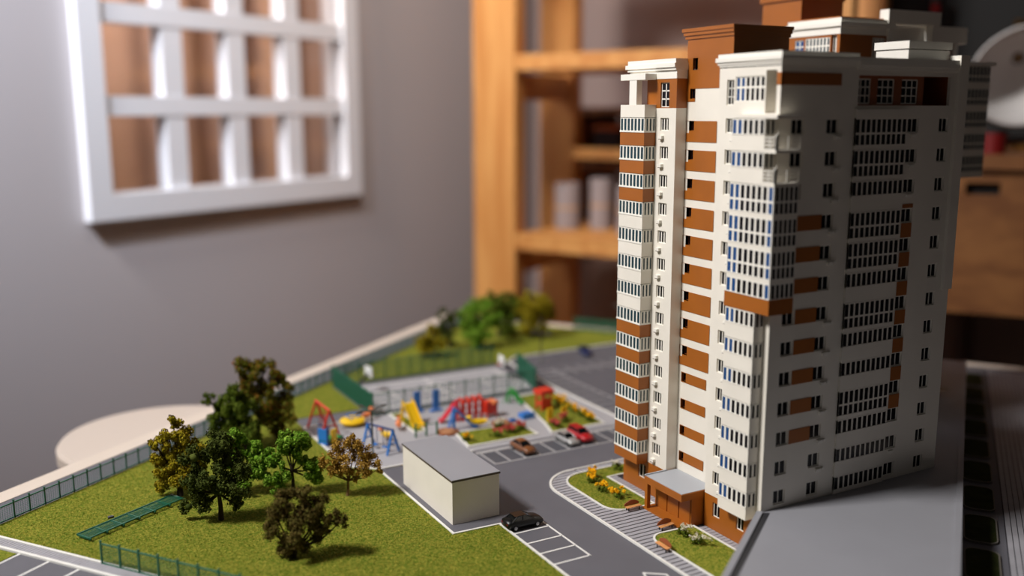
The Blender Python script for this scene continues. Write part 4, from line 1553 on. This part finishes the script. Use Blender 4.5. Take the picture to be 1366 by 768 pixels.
def tree(name, label, base_xy, ppc, blobs_px, material, flakes, size, bark='bark', trunk_r=0.28, group='trees on the lawn', z=0.1, clumps=9, cratio=0.42, shell=(0.6, 1.1), core=0.4, seed=1, fork=0.35, lean=0.0):
    """blobs_px: (dx, dz, r, dy) measured in units of 1/ppc cm, dx along the picture's right, dz up, dy away"""
    o = thing(name, label, 'tree', (base_xy[0], base_xy[1], z), 0, group, local=True)
    R2, F2 = np.array([RGT.x, RGT.y, 0]), np.array([FWD.x, FWD.y, 0])
    bl = []
    rr = random.Random(seed)
    for b in blobs_px:
        dx, dz, r = b[0] / ppc, b[1] / ppc, b[2] / ppc
        dy = (b[3] if len(b) > 3 else rr.uniform(-0.5, 0.5) * b[2]) / ppc
        c = R2 * dx + F2 * dy
        bl.append((c[0], c[1], dz, r))
    top = max(b[2] for b in bl)
    cx = sum(b[0] for b in bl) / len(bl)
    cy_ = sum(b[1] for b in bl) / len(bl)
    fk = Vector((cx * 0.25 + lean, cy_ * 0.25, max(0.4, top * fork)))
    mb = MB()
    mb.tube([(0, 0, -0.05), (fk.x * 0.4 + 0.05, fk.y * 0.4, fk.z * 0.5), tuple(fk)], [trunk_r * 1.3, trunk_r, trunk_r * 0.8], 8)
    mb.build('trunk', bark, o, smooth=True)
    mb = MB()
    for b in bl:
        e = Vector(b[:3])
        mid = fk.lerp(e, 0.55) + Vector((0, 0, -0.12 * (e - fk).length))
        mb.tube([tuple(fk), tuple(mid), tuple(e)], [trunk_r * 0.62, trunk_r * 0.42, trunk_r * 0.2], 6)
    mb.build('branches', bark, o, smooth=True)
    link('foliage', foliage_mesh('foliage', bl, material, flakes, size, clumps, cratio, shell, core), o)
    return o


# foreground group; numbers in picture pixels divided by pixels-per-cm at each trunk
tree('model_tree', 'very dark green tree in front of the olive tree on the lawn', (-44.4, 34.4), 12.2,
     [(-28, 88, 17), (-8, 100, 20), (10, 78, 20), (-30, 50, 20, -6), (-6, 58, 20, -8), (18, 48, 20), (-40, 20, 12, -4), (-18, 25, 12, -6), (26, 68, 16), (20, 25, 10), (8, 105, 14)], 'leaf_dark', 15300, 0.125, trunk_r=0.24)
tree('model_tree', 'olive yellow tree left of the dark green tree', (-47.0, 43.4), 11.3,
     [(-8, 82, 14), (-4, 98, 10), (6, 70, 18), (-26, 70, 10), (22, 62, 14), (-24, 46, 12), (-10, 52, 18), (12, 46, 18), (-18, 28, 13), (6, 30, 16), (26, 42, 12), (-22, 14, 9), (18, 20, 12)], 'leaf_olive', 16150, 0.133, trunk_r=0.3, fork=0.3)
tree('model_tree', 'bright green tree behind the dark green tree', (-40.6, 40.6), 11.3,
     [(-6, 76, 12), (-14, 62, 12), (12, 62, 13), (22, 50, 12), (0, 48, 14), (18, 32, 13), (-14, 36, 14), (26, 24, 10), (6, 20, 13)], 'leaf_bright', 11900, 0.125, trunk_r=0.26)
tree('model_tree', 'tall reddish olive tree at the back of the left group', (-34.4, 58.5), 9.8,
     [(-10, 100, 13), (12, 98, 13), (30, 88, 14), (0, 84, 16), (44, 76, 9), (22, 70, 15), (-2, 62, 17), (34, 52, 14), (14, 46, 18), (42, 34, 12), (20, 26, 15), (32, 12, 11)], 'leaf_red', 15300, 0.140, trunk_r=0.34, fork=0.25)
tree('model_tree', 'dense mid green tree in front of the reddish olive tree', (-36.6, 55.5), 10.0,
     [(-44, 68, 9), (-30, 62, 12), (-12, 66, 14), (-20, 48, 16), (-36, 42, 11), (2, 50, 16), (-32, 24, 13), (-10, 26, 18), (10, 26, 14), (-8, 82, 9)], 'leaf_mid', 14450, 0.133, trunk_r=0.3)
tree('model_tree', 'round bright green tree with three crowns in the middle of the lawn', (-35.6, 37.6), 12.0,
     [(-2, 80, 16), (12, 74, 15), (-10, 68, 13), (4, 62, 12), (-28, 52, 13), (-18, 46, 11), (26, 38, 15), (16, 44, 10), (-24, 20, 14), (-12, 28, 12), (30, 26, 12)], 'leaf_bright', 16150, 0.117, trunk_r=0.2, fork=0.42, clumps=12, cratio=0.36)
tree('model_tree', 'airy golden brown tree near the cream garage', (-30.3, 34.2), 12.0,
     [(12, 76, 12), (-4, 64, 15), (18, 60, 15), (-22, 52, 12), (34, 50, 13), (0, 46, 15), (46, 40, 8), (-34, 44, 8), (22, 40, 12), (-14, 36, 11), (10, 28, 9)], 'leaf_gold', 11050, 0.109, bark='bark_light', trunk_r=0.16, core=0.0, shell=(0.3, 1.15), fork=0.28)
tree('model_tree', 'bushy dark brown tree nearest the lower lawn edge', (-40.2, 21.9), 12.6,
     [(-6, 76, 14), (16, 78, 13), (34, 66, 14), (-18, 56, 15), (10, 56, 19), (48, 54, 12), (30, 46, 16), (60, 46, 9), (-22, 36, 14), (4, 34, 18), (34, 28, 12), (-10, 18, 13), (12, 14, 10), (-2, 8, 8)], 'leaf_brown', 17000, 0.109, trunk_r=0.25, core=0.34, shell=(0.4, 1.2), fork=0.14)
# far group
tree('model_tree', 'small gold bush tree at the left of the far group', (3.8, 87.4), 7.4,
     [(0, 30, 14), (-10, 18, 10), (10, 18, 11), (0, 10, 12)], 'leaf_olive', 2500, 0.22, trunk_r=0.25, group='trees by the back rim')
tree('model_tree', 'thin grey green tree beside the gold bush', (9.5, 91.5), 7.2,
     [(-6, 46, 10), (8, 40, 10), (0, 28, 12), (-10, 24, 8), (6, 14, 10)], 'leaf_dark', 1800, 0.2, trunk_r=0.25, group='trees by the back rim', core=0.0, shell=(0.3, 1.15))
tree('model_tree', 'bright green round tree in the far group', (14.2, 88.6), 7.3,
     [(-14, 46, 14), (4, 54, 16), (-18, 30, 12), (4, 32, 18), (18, 40, 13), (-4, 16, 14)], 'leaf_bright', 5200, 0.22, trunk_r=0.34, group='trees by the back rim')
tree('model_tree', 'darker green tree right behind the bright far tree', (22.0, 95.5), 6.9,
     [(-4, 52, 16), (14, 46, 15), (0, 32, 18), (18, 28, 14), (8, 14, 14)], 'leaf_mid', 4600, 0.22, trunk_r=0.34, group='trees by the back rim')
tree('model_tree', 'olive ball shaped tree standing alone before the rack post', (27.8, 92.0), 6.9,
     [(0, 44, 22), (-14, 32, 16), (14, 32, 16), (0, 22, 20), (10, 46, 14), (-10, 46, 14)], 'leaf_olive', 6500, 0.2, trunk_r=0.34, group='trees by the back rim', cratio=0.3, clumps=14)

# ================================================================== FLOWERS AND SHRUBS


def bush(name, label, xy, r, h, petals, n_leaf, n_pet, psize, group, leaf='leaf_mid', z=0.15, cat='flower bush'):
    o = thing(name, label, cat, (xy[0], xy[1], z), 0, group, local=True)
    link('leaves', foliage_mesh('leaves', [(0, 0, h * 0.35, r, 0.5)], leaf, n_leaf, 0.09, 6, 0.4, (0.5, 1.1), 0.45), o)
    bl = [(NPR.normal(0, r * 0.45), NPR.normal(0, r * 0.45), h * NPR.uniform(0.75, 1.05), r * 0.34) for _ in range(9)]
    link('blossoms', foliage_mesh('blossoms', bl, petals, n_pet, psize, 4, 0.5, (0.5, 1.1), 0.3), o)
    return o


for (x, y, r, nm) in [(-3.9, 18.7, 0.75, 'yellow flower clump nearest the porch bench'), (-4.2, 21.1, 0.78, 'wide yellow flower clump second from the porch bench'),
                      (-3.8, 23.7, 0.62, 'yellow flower clump third from the porch bench'), (-3.0, 25.3, 0.62, 'yellow flower clump at the rounded end of the tower bed')]:
    bush('flower_clump', nm, (x, y), r, 0.95, 'flower_yellow', 260, 800, 0.11, 'yellow flowers in the tower bed')
bush('shrub', 'pale blossoming green tuft at the corner of the brown base', (1.0, 26.0), 0.8, 0.9, 'flower_white', 500, 110, 0.06, None, cat='shrub')
bush('shrub', 'white blossoming shrub nearer the porch in the front bed', (-3.45, 7.3), 0.75, 0.9, 'flower_white', 260, 260, 0.07, 'white shrubs in the front bed', cat='shrub')
bush('shrub', 'white blossoming shrub nearer the podium in the front bed', (-3.4, 4.85), 0.85, 0.95, 'flower_white', 260, 300, 0.07, 'white shrubs in the front bed', cat='shrub')
for (x, y, r, m, nm) in [(-6.2, 43.6, 0.85, 'flower_red', 'red flower clump at the left of the near play bed'), (-3.6, 44.2, 0.8, 'flower_red', 'red flower clump in the middle of the near play bed'),
                         (-1.6, 44.8, 0.9, 'flower_red', 'red flower clump at the right end of the near play bed'), (-4.2, 46.6, 0.8, 'flower_white', 'leafy green clump behind the red flowers of the near bed'),
                         (-10.3, 44.0, 0.6, 'flower_yellow', 'small yellow flower clump behind the garage roof'),
                         (3.0, 43.4, 0.8, 'flower_red', 'red flower clump at the left of the far play bed'), (5.2, 44.8, 0.85, 'flower_red', 'red flower clump right of the yellow play panels'),
                         (8.6, 43.2, 0.8, 'flower_yellow', 'yellow flower clump at the right corner of the far bed'), (8.9, 45.4, 0.85, 'flower_yellow', 'second yellow flower clump along the far bed edge'),
                         (9.0, 47.8, 0.85, 'flower_yellow', 'third yellow flower clump along the far bed edge'), (8.6, 50.2, 0.95, 'flower_yellow', 'yellow flower clump behind the red play tower'),
                         (9.4, 52.6, 0.9, 'flower_yellow', 'yellow flower clump farthest along the far bed')]:
    bush('flower_clump', nm, (x, y), r, 1.0, m, 220, 240, 0.13, 'flowers in the playground beds', z=0.2)


# ================================================================== BENCHES
def bench(label, xy, rz):
    o = thing('park_bench', label, 'bench', (xy[0], xy[1], 0.14), rz, 'benches by the entrance', local=True)
    for k in range(3):
        MB().box(-0.95, 0.95, -0.28 + k * 0.17, -0.14 + k * 0.17, 0.40, 0.47).build('seat_slat', 'bench_wood', o)
    pts = [(-0.95, 0.47)] + [(-0.95 + 1.9 * i / 12, 0.72 + 0.33 * math.sin(math.pi * i / 12)) for i in range(13)] + [(0.95, 0.47)]
    mb = MB()
    n = len(pts)
    vs = [(p[0], 0.26, p[1]) for p in pts] + [(p[0], 0.36, p[1]) for p in pts]
    mb.add(vs, [tuple(range(n)), tuple(range(n, 2 * n))[::-1]] + [(i, n + i, n + (i + 1) % n, (i + 1) % n) for i in range(n)])
    mb.build('backrest', 'bench_dark', o)
    for x in (-0.75, 0.65):
        for y in (-0.22, 0.2):
            MB().box(x, x + 0.1, y, y + 0.1, 0, 0.4).build('leg', 'metal_dark', o)
    return o


bench('wooden bench with arched back beside the yellow flower bed', (-4.3, 15.0), math.radians(0))
bench('wooden bench with arched back at the tip of the front bed', (-4.2, 9.3), math.radians(6))
bench('wooden bench on the walk along the front bed', (-7.45, 5.6), math.radians(-90))


# ================================================================== STREET LAMPS
def street_lamp(label, xy, h, reach, rot):
    o = thing('street_lamp', label, 'street lamp', (xy[0], xy[1], 0.05), rot, 'four-armed street lamps', local=True)
    MB().tube([(0, 0, 0), (0, 0, h)], [0.16, 0.1], 10).build('pole', 'lamp_metal', o, smooth=True)
    MB().lathe([(0.3, 0), (0.3, 0.12), (0.16, 0.3)], (0, 0, 0), 12).build('foot', 'lamp_metal', o)
    for k in range(4):
        a = math.pi / 2 * k
        c, s = math.cos(a), math.sin(a)
        am = MB().tube([(0, 0, h - 0.15), (c * reach * 0.5, s * reach * 0.5, h + 0.12), (c * reach * 0.75, s * reach * 0.75, h + 0.15)], 0.07, 6).build('arm', 'lamp_metal', o)
        MB().tube([(c * reach * 0.65, s * reach * 0.65, h + 0.15), (c * reach, s * reach, h + 0.1)], [0.16, 0.11], 8).build('lamp_head', 'lamp_metal', am)
    return o


street_lamp('four-armed street lamp at the playground edge behind the golden tree', (-22.9, 45.6), 5.9, 2.5, 0.35)
street_lamp('four-armed street lamp by the road behind the court', (19.3, 74.8), 5.2, 2.6, 0.2)
street_lamp('pale street lamp in front of the back rim next to the tower', (44.0, 84.5), 5.6, 2.6, 0.5)

# ================================================================== PLAYGROUND
PG = 'playground equipment'
z0 = 0.07


def toy(name, label, xy, rz=0.0, cat='play equipment'):
    return thing(name, label, cat, (xy[0], xy[1], z0), rz, PG, local=True)


def aswing(name, label, xy, rz, L, h, frame, beam, seat):
    o = toy(name, label, xy, rz, 'swing')
    for x in (-L / 2, L / 2):
        for s in (-1, 1):
            MB().tube([(x, s * h * 0.36, 0), (x, 0, h)], 0.17, 6).build('leg', frame, o)
        MB().tube([(x, -h * 0.2, h * 0.42), (x, h * 0.2, h * 0.42)], 0.1, 6).build('brace', frame, o)
    MB().tube([(-L / 2 - 0.2, 0, h), (L / 2 + 0.2, 0, h)], 0.15, 8).build('crossbar', beam, o)
    for x in (-L * 0.2, L * 0.22):
        s_ = MB().box(x - 0.4, x + 0.4, -0.25, 0.25, 0.5, 0.62).build('swing_seat', seat, o)
        mb = MB()
        mb.tube([(x - 0.35, 0, 0.6), (x - 0.35, 0, h)], 0.05, 5)
        mb.tube([(x + 0.35, 0, 0.6), (x + 0.35, 0, h)], 0.05, 5)
        mb.build('chains', beam, s_)
    return o


aswing('swing_frame', 'red A-frame swing at the left end of the playground', (-25.6, 57.3), math.radians(92), 5.2, 3.7, 'toy_red', 'toy_red', 'toy_blue')
aswing('swing_frame', 'blue swing frame in front of the street lamp', (-21.4, 46.7), math.radians(115), 4.4, 3.1, 'toy_blue', 'toy_navy', 'toy_blue')


def panel_toy(name, label, xy, rz, panels, cat='play equipment'):
    """panels: (part, material, x0,x1,y0,y1,z0,z1)"""
    o = toy(name, label, xy, rz, cat)
    for pn, m, *b in panels:
        MB().box(*b).build(pn, m, o)
    return o


panel_toy('play_climber', 'small climbing frame with yellow and blue panels beside the red swing', (-26.3, 52.6), 0.5,
          [('yellow_panel', 'toy_yellow', -0.5, 0.5, -0.9, -0.75, 0.1, 2.0), ('blue_panel', 'toy_blue', -1.3, -1.15, -0.8, 0.8, 0.1, 2.2), ('floor_plate', 'toy_green', -1.3, 1.4, -0.8, 0.8, 0.5, 0.65),
           ('ramp', 'toy_dkgreen', 0.6, 2.0, -0.7, 0.7, 0.1, 0.5), ('post', 'toy_navy', 0.4, 0.6, 0.6, 0.8, 0, 2.0), ('post', 'toy_navy', -1.3, -1.1, -0.9, -0.7, 0, 2.4)])
o = toy('carousel', 'yellow round carousel disc on the playground', (-21.1, 58.1), 0, 'carousel')
MB().lathe([(1.55, 0.35), (1.75, 0.5), (1.75, 0.75), (1.5, 0.9), (0.2, 0.95)], (0, 0, 0), 24).build('disc', 'toy_yellow', o, smooth=False)
MB().lathe([(0.4, 0), (0.3, 0.4)], (0, 0, 0), 12).build('hub', 'metal_dark', o)
MB().tube(arc3 := [(0.9 * math.cos(a), 0.9 * math.sin(a), 1.35) for a in [i * math.pi / 6 for i in range(13)]], 0.08, 6).build('handrail', 'toy_blue', o)
for k in range(3):
    a = k * 2.1
    MB().tube([(0.9 * math.cos(a), 0.9 * math.sin(a), 0.9), (0.9 * math.cos(a), 0.9 * math.sin(a), 1.35)], 0.07, 5).build('rail_post', 'toy_blue', o)


def rocker(name, label, xy, rz, body, head, s=1.0, cat='spring rider'):
    o = toy(name, label, xy, rz, cat)
    MB().tube([(0.16 * math.cos(k * 1.3), 0.16 * math.sin(k * 1.3), 0.06 * k) for k in range(11)], 0.05, 5).build('spring', 'metal_dark', o)
    mb = MB()
    mb.tube([(-0.9 * s, 0, 0.95), (-0.4 * s, 0, 0.85), (0.3 * s, 0, 0.85), (0.7 * s, 0, 1.15), (0.85 * s, 0, 1.55)], [0.22, 0.42, 0.42, 0.3, 0.22], 10)
    mb.build('rider_body', body, o, smooth=True)
    mb = MB()
    mb.tube([(0.7 * s, 0, 1.62), (1.25 * s, 0, 1.5)], [0.3, 0.18], 8)
    mb.build('rider_head', head, o, smooth=True)
    MB().tube([(0.5 * s, -0.45, 1.25), (0.5 * s, 0.45, 1.25)], 0.07, 6).build('handle', 'metal_dark', o)
    return o


rocker('spring_rider', 'orange spring rider behind the yellow carousel', (-18.6, 61.0 - 2.0), 0.4, 'toy_orange', 'toy_orange', 0.9)
rocker('spring_rider', 'yellow spring rider behind the blue swing', (-19.4, 49.6), 2.4, 'toy_yellow', 'toy_orange', 0.9)
rocker('spring_rider', 'orange spring rider left of the yellow slide', (-16.3, 53.0), 1.2, 'toy_orange', 'toy_orange', 1.0)
rocker('spring_rider', 'yellow spring rider right of the blue slide', (-6.4, 47.6 + 0.9), 2.9, 'toy_yellow', 'toy_yellow', 1.5)


def slide(name, label, xy, rz, m, h, L, w=0.9, rail='toy_yellow'):
    o = toy(name, label, xy, rz, 'slide')
    mb = MB()
    prof = [(0.0, h), (0.12 * L, h), (0.8 * L, 0.35), (L, 0.22)]
    vs = []
    for x, z in prof:
        vs += [(x, -w / 2, z), (x, w / 2, z), (x, w / 2, z - 0.12), (x, -w / 2, z - 0.12)]
    fs = []
    for i in range(3):
        for k in range(4):
            k2 = (k + 1) % 4
            fs.append((i * 4 + k, (i + 1) * 4 + k, (i + 1) * 4 + k2, i * 4 + k2))
    mb.add(vs, fs)
    mb.build('chute', m, o)
    for s in (-1, 1):
        MB().tube([(x, s * w / 2, z + 0.18) for x, z in prof], 0.12, 6).build('side_rail', m, o)
        MB().tube([(-0.05, s * w / 2, 0), (-0.05, s * w / 2, h + 0.5)], 0.12, 6).build('post', rail, o)
        MB().tube([(-0.9, s * w / 2, 0), (-0.05, s * w / 2, h)], 0.09, 6).build('ladder_rail', rail, o)
    for k in range(1, 5):
        f = k / 5
        MB().tube([(-0.9 + 0.85 * f, -w / 2, h * f), (-0.9 + 0.85 * f, w / 2, h * f)], 0.07, 5).build('rung', rail, o)
    return o


slide('play_slide', 'yellow slide in the middle of the playground', (-14.0, 55.2), math.radians(-82), 'toy_yellow', 2.9, 3.2, 1.6, 'toy_yellow')
slide('play_slide', 'blue slide in front of the red climbing arches', (-9.6, 49.3), math.radians(-12), 'toy_blue', 2.6, 3.2, 0.9, 'toy_blue')
slide('play_slide', 'pink slide leading down from the red climbing arches', (-7.6, 52.6), math.radians(172), 'toy_pink', 2.5, 2.6, 0.9, 'toy_pink')
slide('play_slide', 'green slide near the corner of the court fence', (3.2, 56.6), math.radians(-60), 'toy_green', 1.9, 2.2, 0.9, 'toy_green')
o = toy('climbing_arches', 'red climbing arches with bars in the middle of the playground', (-5.4, 53.0), 0.05, 'climbing frame')
for k in range(4):
    x = -1.6 + k * 1.05
    MB().tube([(x, -0.7, 0), (x, -0.7, 2.7), (x, 0, 3.15), (x, 0.7, 2.7), (x, 0.7, 0)], 0.2, 6).build('arch', 'toy_red', o)
for z in (0.9, 1.8, 2.6):
    MB().tube([(-1.7, -0.7, z), (1.65, -0.7, z)], 0.1, 6).build('bar', 'toy_red', o)
panel_toy('play_house', 'small red play house right of the climbing arches', (-2.6, 52.2), 0.1,
          [('wall_panel', 'toy_red', -0.9, 0.9, -0.7, -0.55, 0.6, 1.9), ('wall_panel', 'toy_red', -0.9, -0.75, -0.7, 0.7, 0.6, 1.9), ('roof_panel', 'toy_red', -1.0, -0.2, -0.8, 0.8, 1.9, 2.4), ('roof_panel', 'toy_orange', 0.2, 1.0, -0.8, 0.8, 1.9, 2.3),
           ('post', 'toy_red', -0.9, -0.7, -0.7, -0.5, 0, 2.4), ('post', 'toy_red', 0.7, 0.9, -0.7, -0.5, 0, 2.4), ('post', 'toy_red', 0.7, 0.9, 0.5, 0.7, 0, 2.4)], 'play house')
panel_toy('play_tower', 'red play tower in the far bed beside the yellow panels', (5.8, 51.2), 0.1,
          [('post', 'toy_red', -0.9, -0.65, -0.8, -0.55, 0, 3.0), ('post', 'toy_red', 0.65, 0.9, -0.8, -0.55, 0, 3.0), ('post', 'toy_red', -0.9, -0.65, 0.55, 0.8, 0, 3.0), ('post', 'toy_red', 0.65, 0.9, 0.55, 0.8, 0, 3.0),
           ('floor_plate', 'toy_red', -0.9, 0.9, -0.8, 0.8, 0.9, 1.1), ('wall_panel', 'toy_red', -0.8, 0.8, -0.78, -0.65, 0.3, 1.9), ('roof', 'toy_red', -1.15, 1.15, -1.0, 1.0, 2.5, 3.1)], 'play house')
panel_toy('play_screen', 'blue climbing screen left of the pair behind the yellow slide', (-10.9, 59.0), 0.0,
          [('panel', 'toy_blue', -0.5, 0.5, -0.1, 0.1, 0.5, 3.1), ('foot', 'toy_blue', -0.9, 0.9, -0.3, 0.3, 0, 0.3), ('post', 'toy_blue', -0.15, 0.15, -0.15, 0.15, 0.3, 0.6)])
panel_toy('play_screen', 'blue climbing screen right of the pair behind the yellow slide', (-8.3, 58.2), 0.0,
          [('panel', 'toy_blue', -0.5, 0.5, -0.1, 0.1, 0.5, 3.2), ('foot', 'toy_blue', -0.9, 0.9, -0.3, 0.3, 0, 0.3), ('post', 'toy_blue', -0.15, 0.15, -0.15, 0.15, 0.3, 0.6)])
o = toy('pull_up_bars', 'row of dark green pull-up bars behind the garage roof', (-14.0, 48.8), -0.12, 'exercise bars')
for k in range(3):
    MB().tube([(-1.5 + k * 1.5, 0, 0), (-1.5 + k * 1.5, 0, 1.9)], 0.15, 6).build('post', 'toy_dkgreen', o)
for a in (-1.5, 0):
    MB().tube([(a, 0, 1.6), (a + 1.5, 0, 1.6)], 0.06, 6).build('bar', 'toy_dkgreen', o)
for (x, y, nm) in ((-10.9, 48.6, 'brown sandbox behind the garage roof'), (-2.7, 48.3, 'brown sandbox with low mound right of the yellow rider')):
    o = toy('sandbox', nm, (x, y), 0.1, 'sandbox')
    MB().lathe([(1.3, 0.0), (1.2, 0.3), (0.7, 0.5), (0.1, 0.55)], (0, 0, 0), 18).build('sand', 'sand_brown', o, smooth=True)
    mb = MB()
    mb.strip(arc(0, 0, 1.4, 0, 360, 18), 0.2, 0, 0.25)
    mb.build('border', 'bench_dark', o)
panel_toy('play_pool', 'flat blue padded mat on the right of the playground', (1.7, 49.2), 0.1, [('mat', 'toy_blue', -0.9, 0.9, -0.7, 0.7, 0.1, 0.7), ('rim', 'toy_blue', -1.0, 1.0, -0.8, -0.65, 0.0, 0.85)], 'mat')
panel_toy('play_block', 'tiny blue block next to the brown sandbox', (-1.0, 48.4), 0.3, [('block', 'toy_blue', -0.5, 0.5, -0.35, 0.35, 0.0, 0.4), ('handle', 'toy_navy', -0.3, 0.3, -0.05, 0.05, 0.4, 0.55)], 'block')
panel_toy('play_board', 'yellow play panel on posts left of the pair in the far bed', (3.5, 45.6), 0.1, [('panel', 'toy_yellow', -0.5, 0.5, -0.1, 0.1, 0.5, 2.1), ('post', 'toy_yellow', -0.45, -0.3, -0.1, 0.1, 0, 0.6), ('post', 'toy_yellow', 0.3, 0.45, -0.1, 0.1, 0, 0.6)])
panel_toy('play_board', 'yellow play panel on posts right of the pair in the far bed', (5.9, 45.7), 0.1, [('panel', 'toy_yellow', -0.5, 0.5, -0.1, 0.1, 0.5, 2.0), ('post', 'toy_yellow', -0.45, -0.3, -0.1, 0.1, 0, 0.6), ('post', 'toy_yellow', 0.3, 0.45, -0.1, 0.1, 0, 0.6)])


# basketball hoops
def hoop(label, xy, rz):
    o = thing('basketball_hoop', label, 'basketball hoop', (xy[0], xy[1], 0.06), rz, 'hoops on the court', local=True)
    MB().tube([(0, 0, 0), (0.2, 0, 1.8), (1.6, 0, 3.0)], 0.22, 8).build('post', 'metal_dark', o, smooth=True)
    b = MB().box(1.6, 1.75, -1.1, 1.1, 2.5, 4.1).build('backboard', 'board_white', o)
    MB().box(1.76, 1.78, -0.35, 0.35, 2.7, 3.2).build('target_square', 'metal_dark', b)
    MB().tube([(2.15 + 0.35 * math.cos(k * math.pi / 6), 0.35 * math.sin(k * math.pi / 6), 2.7) for k in range(13)], 0.05, 5).build('ring', 'toy_red', o)
    return o


hoop('basketball hoop with white board at the left end of the court', (-15.0, 72.0), 0.15)
hoop('basketball hoop with white board at the right end of the court', (9.6, 68.0), math.pi - 0.1)

for o in bpy.data.objects:
    if 'o' in o.keys():
        del o['o']
